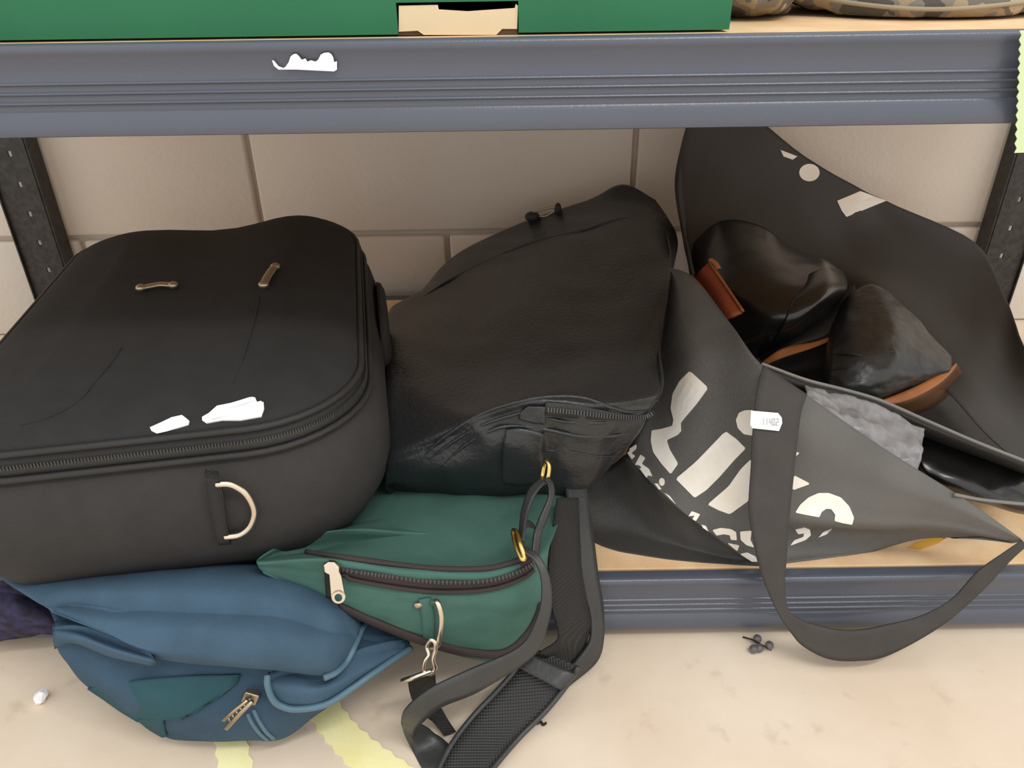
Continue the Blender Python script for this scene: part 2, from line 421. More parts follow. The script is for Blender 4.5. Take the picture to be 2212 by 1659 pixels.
t, g = camo_bag('camouflage_bag', 'camouflage holdall with pale piping lying at the end of the upper shelf', [
    [(1740, -200, .56), (1850, -240, .56), (2000, -250, .56), (2150, -250, .56), (2330, -200, .56)],
    [(1715, -90, .53), (1850, -120, .51), (2000, -130, .50), (2150, -130, .50), (2350, -120, .52)],
    [(1712, -20, .515), (1850, -10, .49), (2000, -5, .475), (2150, -8, .475), (2350, -30, .50)],
    [(1730, 12, .515), (1860, 28, .49), (2000, 40, .475), (2150, 28, .475), (2340, 5, .50)],
    [(1760, 28, .52), (1870, 42, .50), (2000, 52, .49), (2140, 42, .49), (2330, 18, .51)]], (0, .15, .0))
pp = spline(W([(1715, -15, .508), (1850, 8, .483), (2000, 20, .468), (2150, 12, .468), (2350, -15, .495)]), 8)
link('piping', MB().tube(pp, .0012), mat('pale_tan_cord', (158, 146, 124), .8, .2), t, label='pale tan piping')

# pale lime paper tag hanging at the right end of the upper beam
def lime_tag():
    yy = .4035; p = [(2196, 68)]
    n = 26
    left = [(2203 - 11 * (k / n) + (3 if k % 2 else -2), 66 + (330 - 66) * k / n) for k in range(n + 1)]
    pts = left + [(2290, 326), (2295, 60)]
    fnp = on_plane((0, yy, 0), (0, -1, 0))
    o = link('paper_tag', px_poly(MB(), pts, fnp, .0005), M['lime'], smooth=False)
    tag(o, 'pale lime paper strip with pinked edge hanging on the beam end', 'tag')
lime_tag()
# ------------------------------------------------------------ black suitcase
def suitcase():
    ang = .1745; ex = np.array([math.cos(ang), math.sin(ang), 0]); ey = np.array([-math.sin(ang), math.cos(ang), 0])
    A, B, RC, ZH = .1298, .191, (.074, .080, .0575, .0575), .0165
    c = np.array([-.2463, .5512, .1025]); up = np.array([0, 0, 1.0])
    def bump(x, y):      # sag of the lid
        k = min(max((y + B) / (2 * B), 0), 1); k = k * k * (3 - 2 * k)
        return k * (.009 * math.exp(-((x - .075) / .05) ** 2) + .003 * math.exp(-((x + .07) / .05) ** 2) - .003 * math.exp(-((x - .0) / .04) ** 2)) - .006 * (1 - k) * 0
    def ring(ins, z, s=1.0, n=10):
        a, b = (A - ins), (B - ins); R = [max(q_ - ins, .004) for q_ in RC]; out = []
        for q, (sx, sy) in enumerate(((1, -1), (1, 1), (-1, 1), (-1, -1))):
            rr = R[q]
            cx, cy = sx * (a - rr), sy * (b - rr)
            st = -math.pi / 2 + q * math.pi / 2
            for i in range(n + 1):
                th = st + (math.pi / 2) * i / n; out.append((cx + rr * math.cos(th), cy + rr * math.sin(th)))
            # straight run subdivided
            q2 = (q + 1) % 4; (tx, ty) = ((1, 1), (-1, 1), (-1, -1), (1, -1))[q]
            r2 = R[q2]
            st2 = -math.pi / 2 + q2 * math.pi / 2
            e = (tx * (a - r2) + r2 * math.cos(st2), ty * (b - r2) + r2 * math.sin(st2)); s0 = out[-1]
            for i in range(1, 6):
                k = i / 6; out.append((s0[0] + (e[0] - s0[0]) * k, s0[1] + (e[1] - s0[1]) * k))
        pts = []
        for x, y in out:
            x *= s; y *= s
            zz = z + (bump(x, y) if z > .087 else 0)
            pts.append(c + ex * x + ey * y + up * zz)
        return np.array(pts)
    t = thing('suitcase', 'black soft suitcase with d ring lying flat on the bag pile', 'suitcase', c)
    prof = [(.055, .0), (.030, .001), (.013, .006), (.003, .018), (-.006, .034), (-.0105, .052), (-.0105, .072), (-.0055, .089), (.001, .0975), (.003, .0995)]
    body = MB().loft([ring(i, z) for i, z in prof]); link('body', body, M['nylon'], t)
    # gusset with zip between body and lid
    prof = [(z_[0], z_[1] + ZH) for z_ in ((.004, .082), (.0005, .085), (.0005, .0905), (.004, .0935), (.004, .0955))]
    link('zip_tape', MB().loft([ring(i, z) for i, z in prof]), M['trim'], t)
    link('piping', MB().tube(ring(-.0012, .0842 + ZH), .0021, closed=True), M['trim'], t)
    link('piping', MB().tube(ring(.0035, .0985 + ZH), .0022, closed=True), M['trim'], t)
    r = ring(.0012, .0915 + ZH); teeth = MB(); rr = np.concatenate([a_ + (b_ - a_) * np.linspace(0, 1, 60, endpoint=False)[:, None] for a_, b_ in zip(r, np.roll(r, -1, 0))]); dd = 0
    for i in range(1, len(rr)):
        dd += np.linalg.norm(rr[i] - rr[i - 1])
        if dd > .0017:
            dd = 0; d = rr[i] - rr[i - 1]; d /= np.linalg.norm(d); nn = np.cross(d, up)
            teeth.box(rr[i] + nn * .0006, (.0009, .0010, .0030), np.array([d, nn, up]).T)
    o = link('zip_teeth', teeth, M['coil'], t, smooth=False, kind='stuff')
    prof = [(.006, .0945), (.0048, .098), (.0065, .1015), (.012, .1045), (.022, .1075), (.036, .110), (.055, .112)]
    rings = [ring(i, z + ZH) for i, z in prof]
    for s_, z in ((.56, .113), (.50, .1135), (.42, .114), (.3, .1145), (.18, .115), (.08, .115)): rings.append(ring(.0, z + ZH, s_))
    lid = MB().loft(rings); link('lid', lid, M['nylon_lid'], t)
    bl_, bb = bvh_of(lid), bvh_of(body)
    def on(b, pts, off):
        out = []
        for u, v in pts:
            p, n = hit(b, u, v)
            if p is not None: out.append(p + (n if np.dot(n, C0 - p) > 0 else -n) * off)
        return np.array(out)
    for sp in ([(262, 752), (235, 790), (200, 830), (178, 858), (140, 885), (95, 905), (45, 918)], [(560, 640), (552, 680), (538, 730), (522, 780), (500, 830)]):
        p = spline(on(bl_, sp, .0002), 6); link('seam', MB().tube(p, .0007, flat=.6), M['nylon_lid'], t)
    # two metal handle anchors on the lid
    def anchor(pts, r, lab):
        p = spline(on(bl_, pts, .003), 6); mb = MB().tube(p, r, 10, flat=.55)
        for e in (p[0], p[-1]): mb.ball(e, r * 1.15, sc=(1, 1, .8))
        link('handle_anchor', mb, M['brass'], t, label=lab)
    anchor([(306, 630), (325, 626), (350, 622), (376, 624)], .0034, 'dull metal anchor lying flat on the lid')
    anchor([(571, 623), (578, 608), (590, 590), (596, 584)], .0036, 'dull metal anchor near the far corner of the lid')
    # stickers
    fn = lambda u, v: (lambda r_: (r_[0], r_[1] if r_[0] is None or np.dot(r_[1], C0 - r_[0]) > 0 else -r_[1]))(hit_near(bl_, u, v))
    link('price_sticker', px_poly(MB(), [(325, 925), (372, 904), (394, 899), (410, 911), (408, 919), (385, 926), (340, 936), (328, 932)], fn, .0012, 1), M['paper'], t, smooth=False, label='small flat white sticker on the lid')
    link('price_sticker', px_poly(MB(), [(438, 903), (452, 896), (470, 880), (500, 874), (540, 862), (552, 862), (556, 872), (570, 872), (571, 885), (565, 902), (520, 910), (480, 910), (447, 916), (438, 910)], fn, .0016, 1), M['paper'], t, smooth=False, label='larger crumpled white sticker on the lid')
    mb = MB()
    px_poly(mb, [(455, 905), (500, 893), (540, 880), (566, 874), (569, 884), (540, 892), (500, 902), (460, 911)], fn, .0034, 1)
    px_poly(mb, [(475, 884), (510, 876), (548, 864), (552, 870), (520, 882), (480, 890)], fn, .0030, 1)
    link('sticker_fold', mb, M['paper'], t, smooth=False)
    # d ring and its tab on the front
    p0, n0 = hit(bb, 480, 1100); n0 = n0 if np.dot(n0, C0 - p0) > 0 else -n0
    pl = lambda pts, off: np.array([PP(u, v, p0 + n0 * off, n0) for u, v in pts])
    dr = spline(pl([(466, 1046), (500, 1047), (532, 1068), (549, 1104), (541, 1136), (518, 1155), (485, 1160)], .0045), 8)
    link('d_ring', MB().tube(dr, .0021, 10), M['chrome'], t, label='chrome d ring')
    g = smooth_grid(np.stack([pl([(440, 1025), (447, 1060), (458, 1120), (472, 1190)], .0058), pl([(470, 1030), (480, 1060), (488, 1120), (497, 1188)], .0058)], 1), 4, 2)
    g[0] -= n0 * .005; g[-1] -= n0 * .005
    link('tab', MB().slab(g, .002), M['webbing'], t)
    # side pocket and little clip on the right flank
    pr = [(1, 0)]
    sp = MB()
    cc = c + ex * (A + .0098) + ey * .05 + up * .060
    rings = []
    for k, s_ in ((0, 1), (.004, .96), (.007, .8), (.008, .4)):
        rings.append([cc + ex * k + ey * .062 * s_ * np.sign(math.cos(th)) * abs(math.cos(th)) ** .6 + up * .030 * s_ * np.sign(math.sin(th)) * abs(math.sin(th)) ** .6 for th in np.linspace(0, 2 * math.pi, 24, endpoint=False)])
    link('side_pocket', sp.loft(rings), M['nylon'], t)
    link('side_clip', MB().ball(c + ex * (A - .004) + ey * (-.108) + up * .072, .004, sc=(.5, .8, 1)), M['trim'], t)
suitcase()

# ------------------------------------------------------------ black leather bag
def leather_bag():
    rows = [
        [(918, 618, .86), (985, 548, .87), (1120, 480, .88), (1270, 428, .88), (1345, 394, .87), (1418, 430, .83)],
        [(885, 652, .82), (985, 572, .83), (1120, 512, .84), (1275, 464, .84), (1375, 440, .83), (1447, 470, .80)],
        [(834, 668, .77), (985, 612, .77), (1125, 560, .77), (1280, 512, .77), (1400, 490, .765), (1470, 520, .75)],
        [(824, 740, .63), (1000, 700, .63), (1140, 660, .63), (1290, 640, .63), (1400, 612, .63), (1454, 600, .625)],
        [(826, 850, .505), (1000, 830, .50), (1130, 800, .50), (1270, 775, .505), (1370, 760, .51), (1432, 755, .53)],
        [(826, 965, .455), (985, 905, .442), (1080, 868, .44), (1180, 850, .438), (1300, 858, .44), (1438, 835, .46)],
        [(826, 995, .445), (985, 938, .434), (1080, 895, .431), (1180, 880, .430), (1300, 886, .432), (1420, 872, .447)],
        [(826, 1015, .442), (985, 962, .431), (1080, 925, .428), (1180, 915, .427), (1295, 920, .430), (1395, 920, .443)],
        [(826, 1035, .446), (978, 1015, .433), (1080, 972, .427), (1180, 965, .427), (1285, 972, .432), (1362, 962, .445)],
        [(830, 1054, .460), (975, 1052, .447), (1080, 1049, .438), (1180, 1052, .436), (1250, 1058, .440), (1288, 1046, .452)]]
    g = smooth_grid(WG(rows), 7, 8)
    # creases near the zip corner and general slouch
    n = grid_normals(g)
    for i in range(1, g.shape[0] - 1):
        for j in range(1, g.shape[1] - 1):
            p = g[i, j]; k = i / (g.shape[0] - 1)
            q = np.array([p[0] * 1.0 + p[1] * .8, p[1] * .45, p[2]])
            ridge = 1 - abs(nz(q, 34, 2)) * 2
            g[i, j] += n[i, j] * (.0016 * nz(p, 22, 1) + (.0034 if k > .66 else .0013) * (ridge - .6))
    base = g.reshape(-1, 3).mean(0); base[2] = g[..., 2].min()
    t = thing('leather_bag', 'black leather shoulder bag lying on the green bag between suitcase and tote', 'bag', base)
    body = MB().shell(g, (-.022, .05, -.095), .36); link('body', body, M['leather'], t, subsurf=1)
    front = MB().add(list(g.reshape(-1, 3)), [(i * g.shape[1] + j, i * g.shape[1] + j + 1, (i + 1) * g.shape[1] + j + 1, (i + 1) * g.shape[1] + j) for i in range(g.shape[0] - 1) for j in range(g.shape[1] - 1)])
    bv = bvh_of(front)
    def on(pts, off, m=8):
        out = []
        for u, v in pts:
            p, nn = hit(bv, u, v)
            if p is None: continue
            out.append(p + (nn if np.dot(nn, C0 - p) > 0 else -nn) * off)
        return spline(out, m)
    for pts, r in (([(905, 1000), (935, 965), (985, 926), (1050, 890), (1120, 868), (1190, 857), (1260, 860), (1320, 880), (1360, 890), (1400, 885), (1425, 868)], .0021),
                   ([(930, 990), (985, 950), (1050, 915), (1120, 893), (1160, 882)], .0018),
                   ([(1180, 903), (1230, 912), (1300, 913), (1380, 904)], .0014),
                   ([(950, 1010), (1000, 965), (1060, 930), (1110, 920), (1180, 928), (1250, 942), (1320, 942), (1375, 932)], .0019),
                   ([(1173, 972), (1230, 976), (1290, 985), (1340, 985)], .0009),
                   ([(915, 640), (985, 598), (1130, 530), (1250, 500), (1320, 478), (1380, 466)], .0016),
                   ([(1440, 500), (1450, 560), (1446, 610)], .0016),
                   ([(1425, 690), (1424, 760), (1430, 820), (1420, 868)], .0018)):
        p = on(pts, .0001); k_ = np.linspace(0, 1, len(p)); link('piping', MB().tube(p, r * .72 * np.minimum(1, .15 + 6 * np.minimum(k_, 1 - k_)), 8), M['leather'], t)
    # zip: tape and teeth
    up_ = on([(1178, 868), (1230, 872), (1290, 882), (1340, 893), (1390, 896), (1412, 886)], .0012); lo_ = on([(1178, 896), (1230, 901), (1290, 905), (1340, 906), (1385, 904), (1408, 896)], .0012)
    g2 = np.stack([up_ + (lo_ - up_) * k for k in (0, .33, .66, 1)], 1); link('zip_tape', MB().slab(g2, .001), M['trim'], t)
    p = spline(up_ * .45 + lo_ * .55, 6); nn = grid_normals(g2); teeth = MB(); dd = 0
    for i in range(1, len(p)):
        dd += np.linalg.norm(p[i] - p[i - 1])
        if dd > .0018:
            dd = 0; d = p[i] - p[i - 1]; d /= np.linalg.norm(d); q = np.array([0, -.8, .6]); q -= d * q.dot(d); q /= np.linalg.norm(q)
            teeth.box(p[i] + q * .0006, (.001, .003, .0012), np.array([d, np.cross(q, d), q]).T)
    link('zip_teeth', teeth, M['coil'], t, smooth=False, kind='stuff')
    # zip end flap and ring tab
    def patch(rows, off, th, m, name):
        gg = []
        for r in rows:
            q = []
            for u, v in r:
                p_, n_ = hit_near(bv, u, v); q.append(p_ + (n_ if np.dot(n_, C0 - p_) > 0 else -n_) * off)
            gg.append(q)
        gg = smooth_grid(np.array(gg), 5, 5); return link(name, MB().slab(gg, th), m, t)
    patch([[(1140, 874), (1160, 874), (1178, 874)], [(1125, 890), (1150, 892), (1178, 890)], [(1120, 902), (1150, 912), (1178, 914)]], .0022, .002, M['leather'], 'zip_flap')
    patch([[(1092, 925), (1130, 925), (1172, 934)], [(1086, 960), (1130, 965), (1172, 968)], [(1084, 1000), (1130, 1005), (1176, 1000)], [(1086, 1040), (1130, 1044), (1176, 1040)]], .0026, .0024, M['leather'], 'ring_tab')
    # far buckle on the top edge
    b0 = P(1150, 468, .872); b1 = P(1205, 452, .872)
    mb = MB().ball(b0, .0075, sc=(1.2, 1, .8)).ball(b1, .006, sc=(.7, 1, 1.3))
    link('strap_end', mb, M['trim'], t)
    link('far_ring', MB().tube(spline([b0 + (0, 0, .004), (b0 + b1) / 2 + (0, 0, .005), b1 + (0, 0, .002), (b0 + b1) / 2 - (0, 0, .004)], 6, True), .0012, closed=True), M['brass'], t)
    # --- strap: gold ring, doubled loop, slider ring, strap down to the shoulder pad
    def ring_px(pts, r, m, name, lab=None): return link(name, MB().tube(spline(W(pts), 8, True), r, 8, True), m, t, label=lab)
    ring_px([(1180, 996, .420), (1186, 1008, .416), (1182, 1035, .411), (1173, 1043, .411), (1171, 1030, .417), (1175, 1008, .421)], .0016, M['gold'], 'strap_ring', 'gold ring')
    def ribbon(l, r, th, m, name, nn=6, lab=None, bulge=0):
        L_, R_ = W(l), W(r); k = [np.stack([a + (b - a) * s for s in (0, .5, 1)]) for a, b in zip(L_, R_)]
        gg = smooth_grid(np.array(k), nn, 2); return link(name, MB().slab(gg, th), m, t, label=lab), gg
    ribbon([(1167, 1032, .409), (1142, 1056, .400), (1126, 1100, .388), (1120, 1145, .374), (1116, 1165, .368)], [(1178, 1040, .404), (1156, 1066, .394), (1138, 1106, .382), (1131, 1148, .368), (1128, 1168, .362)], .0016, M['strap'], 'strap_loop')
    ribbon([(1176, 1034, .407), (1185, 1048, .402), (1186, 1075, .394), (1168, 1118, .382), (1156, 1150, .372), (1152, 1195, .360)], [(1186, 1030, .409), (1197, 1048, .404), (1197, 1078, .396), (1182, 1124, .384), (1170, 1152, .374), (1166, 1198, .364)], .0016, M['strap'], 'strap_loop')
    ribbon([(1150, 1128, .384), (1140, 1124, .382), (1124, 1140, .374), (1118, 1170, .366), (1126, 1192, .360)], [(1158, 1140, .380), (1144, 1136, .378), (1134, 1148, .370), (1130, 1172, .362), (1140, 1186, .358)], .0014, M['strap'], 'strap_loop')
    ring_px([(1108, 1148, .372), (1116, 1150, .368), (1124, 1176, .358), (1133, 1204, .352), (1126, 1206, .352), (1114, 1178, .361)], .0015, M['gold'], 'strap_slider', 'gold strap slider')
    L = [(1120, 1186, .357), (1150, 1205, .349), (1168, 1240, .342), (1172, 1290, .335), (1158, 1345, .330), (1120, 1402, .326), (1009, 1452, .319), (930, 1490, .312), (880, 1530, .310), (866, 1560, .312), (876, 1585, .318)]
    R = [(1132, 1180, .360), (1162, 1196, .352), (1184, 1235, .344), (1193, 1290, .337), (1184, 1350, .331), (1155, 1415, .327), (1040, 1492, .318), (955, 1528, .312), (915, 1560, .311), (900, 1578, .315), (895, 1592, .320)]
    ribbon(L, R, .002, M['strap'], 'shoulder_strap')
    ribbon([(868, 1562, .312), (874, 1588, .317), (890, 1620, .3185), (915, 1665, .304), (945, 1710, .292)], [(900, 1566, .316), (935, 1582, .327), (962, 1600, .3235), (995, 1640, .3105), (1025, 1700, .294)], .002, M['strap'], 'strap_fold')
    # shoulder pad on the floor
    def zf(u, v, h): p = PZ(u, v, h); return (u, v, p[1])
    l = [(1152, 1398, .035), (1120, 1440, .028), (1075, 1492, .020), (1022, 1548, .012), (975, 1610, .008), (940, 1680, .005), (915, 1740, .005)]
    r = [(1250, 1440, .035), (1226, 1478, .026), (1180, 1535, .016), (1125, 1590, .008), (1075, 1648, .006), (1040, 1695, .005), (1010, 1760, .005)]
    o, gg = ribbon([zf(*q) for q in l], [zf(*q) for q in r], .0035, M['pad'], 'shoulder_pad')
    n_ = grid_normals(gg)
    for j in (0, -1): link('pad_piping', MB().tube(gg[:, j] + n_[:, j] * .0005, .002), M['strap'], t)
    l = [zf(1128, 1398, .040), zf(1118, 1420, .036)]; 
    o, gg = ribbon([zf(1136, 1408, .039), zf(1112, 1438, .034)], [zf(1246, 1458, .036), zf(1210, 1490, .030)], .002, M['strap'], 'pad_band')
    # webbing from the pad up behind the green bag and the outer strap
    ribbon([(1205, 1075, .418), (1198, 1130, .400), (1190, 1185, .388), (1186, 1240, .378), (1190, 1300, .372), (1205, 1350, .368), (1205, 1385, .365), (1165, 1412, .362)], [(1250, 1075, .430), (1252, 1130, .414), (1255, 1185, .402), (1258, 1240, .395), (1268, 1300, .390), (1276, 1350, .386), (1262, 1405, .380), (1232, 1452, .372)], .0015, M['webbing'], 'webbing')
    ribbon([(1216, 1030, .452), (1224, 1058, .438), (1238, 1130, .415), (1252, 1220, .402), (1264, 1280, .395), (1280, 1340, .388), (1278, 1385, .380), (1252, 1425, .372), (1222, 1455, .366)],
           [(1262, 1028, .458), (1268, 1056, .444), (1282, 1150, .420), (1293, 1240, .406), (1304, 1310, .398), (1305, 1380, .388), (1290, 1430, .378), (1238, 1476, .368), (1196, 1512, .360)], .003, M['strap'], 'outer_strap')
leather_bag()

# ------------------------------------------------------------ green bag
def green_bag():
    rows = [
        [(600, 1080, .455), (750, 1045, .475), (900, 1010, .50), (1050, 1010, .50), (1160, 1015, .50), (1228, 1030, .49)],
        [(560, 1196, .398), (715, 1162, .405), (900, 1110, .425), (1050, 1105, .425), (1165, 1095, .425), (1225, 1090, .43)],
        [(552, 1212, .366), (705, 1196, .368), (860, 1200, .374), (1000, 1202, .376), (1100, 1190, .38), (1208, 1140, .395)],
        [(545, 1217, .357), (702, 1207, .352), (860, 1230, .352), (1000, 1238, .353), (1090, 1230, .356), (1190, 1192, .372)],
        [(546, 1221, .357), (702, 1238, .353), (860, 1264, .352), (1000, 1272, .353), (1098, 1262, .356), (1186, 1228, .370)],
        [(548, 1224, .357), (708, 1262, .352), (860, 1290, .349), (1000, 1302, .349), (1102, 1295, .352), (1182, 1265, .366)],
        [(552, 1228, .357), (715, 1290, .350), (862, 1330, .347), (1000, 1358, .348), (1105, 1352, .352), (1178, 1300, .364)],
        [(556, 1232, .356), (735, 1318, .352), (890, 1378, .350), (1015, 1412, .351), (1095, 1416, .355), (1165, 1350, .366)],
        [(562, 1240, .362), (750, 1330, .358), (900, 1392, .357), (1020, 1424, .358), (1100, 1424, .361), (1160, 1368, .370)]]
    g = smooth_grid(WG(rows), 7, 7)
    g = wrinkle(g, .0014, 30, 8, (1, 1, 2.2))
    base = g.reshape(-1, 3).mean(0); base[2] = g[..., 2].min()
    t = thing('green_bag', 'dark green canvas bag with brown zips squashed under the leather bag', 'bag', base)
    link('body', MB().shell(g, (0, .05, -.012), .5), M['green'], t, subsurf=1)
    C = g.shape[1]
    bv = bvh_of(MB().add(list(g.reshape(-1, 3)), [(i * C + j, i * C + j + 1, (i + 1) * C + j + 1, (i + 1) * C + j) for i in range(g.shape[0] - 1) for j in range(C - 1)]))
    def pt(u, v, off):
        p, n = hit_near(bv, u, v)
        if p is None: return None
        return p + (n if np.dot(n, C0 - p) > 0 else -n) * off
    def on(pts, off, m=8): return spline([q for q in (pt(u, v, off) for u, v in pts) if q is not None], m)
    def band(up_, lo_, off, th, m, name, bul=.0):
        a, b = on(up_, off), on(lo_, off); k = min(len(a), len(b)); a, b = a[:k], b[:k]
        gg = np.stack([a + (b - a) * s for s in (0, .25, .5, .75, 1)], 1); n = grid_normals(gg)
        for j, h in enumerate((0, .8, 1, .8, 0)): gg[:, j] += n[:, j] * bul * h
        link(name, MB().slab(gg, th), m, t); return gg
    # upper zip band
    gg = band([(664, 1196), (740, 1207), (860, 1224), (960, 1232), (1060, 1229), (1130, 1210), (1152, 1200)], [(740, 1240), (770, 1248), (870, 1266), (960, 1274), (1060, 1266), (1125, 1245), (1150, 1226)], .0012, .0014, M['brownzip'], 'zip_tape', .002)
    n = grid_normals(gg)
    for j, r in ((0, .0016), (2, .0010), (4, .0014)): link('piping', MB().tube(gg[:, j] + n[:, j] * .001, r), M['brownzip'], t)
    teeth = MB(); q = gg[:, 2] + n[:, 2] * .0012; q = spline(q, 4); dd = 0
    for i in range(1, len(q)):
        dd += np.linalg.norm(q[i] - q[i - 1])
        if dd > .002:
            dd = 0; d = q[i] - q[i - 1]; d /= np.linalg.norm(d); z = np.array([0, -.8, .6]); z -= d * d.dot(z); z /= np.linalg.norm(z)
            teeth.box(q[i] + z * .0004, (.001, .0026, .0012), np.array([d, np.cross(z, d), z]).T)
    link('zip_teeth', teeth, M['coil'], t, smooth=False, kind='stuff')
    # lower trim band round the underside of the front
    band([(735, 1300), (800, 1330), (880, 1362), (950, 1385), (1020, 1400), (1090, 1400), (1140, 1355), (1163, 1300)], [(738, 1316), (800, 1346), (880, 1378), (950, 1401), (1020, 1416), (1092, 1417), (1150, 1370), (1172, 1308)], .001, .0014, M['brownzip'], 'trim_band', .002)
    # black end stop beside the puller
    band([(700, 1215), (703, 1260), (706, 1288)], [(718, 1215), (720, 1262), (722, 1292)], .001, .0012, M['trim'], 'zip_stop')
    # zip slider and puller
    p0 = pt(722, 1222, 0); nn = np.array([0, -math.cos(.35), math.sin(.35)])
    pl = lambda pts, off: np.array([PP(u, v, p0 + nn * off, nn) for u, v in pts])
    fnp = lambda off: (lambda u, v: (PP(u, v, p0 + nn * off, nn), nn))
    mb = MB(); px_poly(mb, [(702, 1215), (712, 1208), (726, 1209), (736, 1220), (736, 1234), (720, 1240), (704, 1232)], fnp(.001), .0042)
    link('zip_slider', mb, M['chrome'], t, smooth=False, bevel=.0008, label='chrome zip slider')
    mb = MB(); th = np.linspace(0, 2 * math.pi, 22, endpoint=False)
    outer = []; inner = []
    for a in th:
        # capsule outline with a round end hole
        outer.append((731 + 15 * math.cos(a), 1289 + 15 * math.sin(a))); inner.append((731 + 8.5 * math.cos(a), 1291 + 8.5 * math.sin(a)))
    oP, iP = pl(outer, .0055), pl(inner, .0055)
    oB, iB = oP - nn * .0016, iP - nn * .0016
    k = len(th); F = []
    for i in range(k):
        j = (i + 1) % k
        F += [(i, j, j + k, i + k), (i + 2 * k, i + 3 * k, j + 3 * k, j + 2 * k), (i, i + 2 * k, j + 2 * k, j), (i + k, j + k, j + 3 * k, i + 3 * k)]
    mb.add(list(oP) + list(iP) + list(oB) + list(iB), F)
    px_poly(mb, [(713, 1238), (721, 1232), (734, 1234), (738, 1242), (746, 1285), (742, 1279), (732, 1275), (722, 1279), (717, 1287)], fnp(.0039), .0016)
    link('zip_puller', mb, M['chrome'], t, smooth=False, label='pale chrome zip puller with a round hole')
    # d ring, snap hook, rivet, short webbing
    link('d_ring', MB().tube(spline([pt(934, 1296, .003), P(945, 1302, .340), P(953, 1330, .337), P(952, 1362, .336), P(946, 1392, .338), P(932, 1398, .343)], 8), .0018, 10), M['chrome'], t, label='chrome d ring')
    link('ring_tab', MB().slab(smooth_grid(np.array([[pt(905, 1292, .002), pt(930, 1290, .002)], [pt(912, 1330, .0025), pt(938, 1330, .0025)], [pt(915, 1372, .002), pt(938, 1378, .002)]]), 4, 3), .0016), M['green'], t)
    link('rivet', MB().ball(pt(904, 1305, .0015), .003, sc=(1.1, .6, .8)), M['brass'], t, label='small brass rivet')
    hk = [(922, 1396, .338), (930, 1382, .337), (940, 1388, .336), (941, 1404, .335), (936, 1424, .333), (941, 1444, .331), (930, 1456, .331), (917, 1448, .332), (918, 1428, .333), (926, 1414, .335)]
    link('snap_hook', MB().tube(spline(W(hk), 8, True), .0014, 8, True), M['chrome'], t, label='chrome snap hook hanging from the d ring')
    link('hook_bar', MB().tube(np.array(W([(868, 1472, .330), (900, 1461, .330), (932, 1450, .331)])), .0018, 8), M['chrome'], t)
    gl = W([(880, 1466, .331), (886, 1500, .333), (902, 1535, .336), (935, 1560, .334), (960, 1590, .327)]); gr = W([(940, 1452, .333), (944, 1498, .336), (950, 1525, .338), (965, 1550, .337), (985, 1580, .329)])
    gg = smooth_grid(np.array([[a, (a + b) / 2, b] for a, b in zip(gl, gr)]), 6, 2)
    link('hook_webbing', MB().slab(gg, .0015), M['webbing'], t)
green_bag()

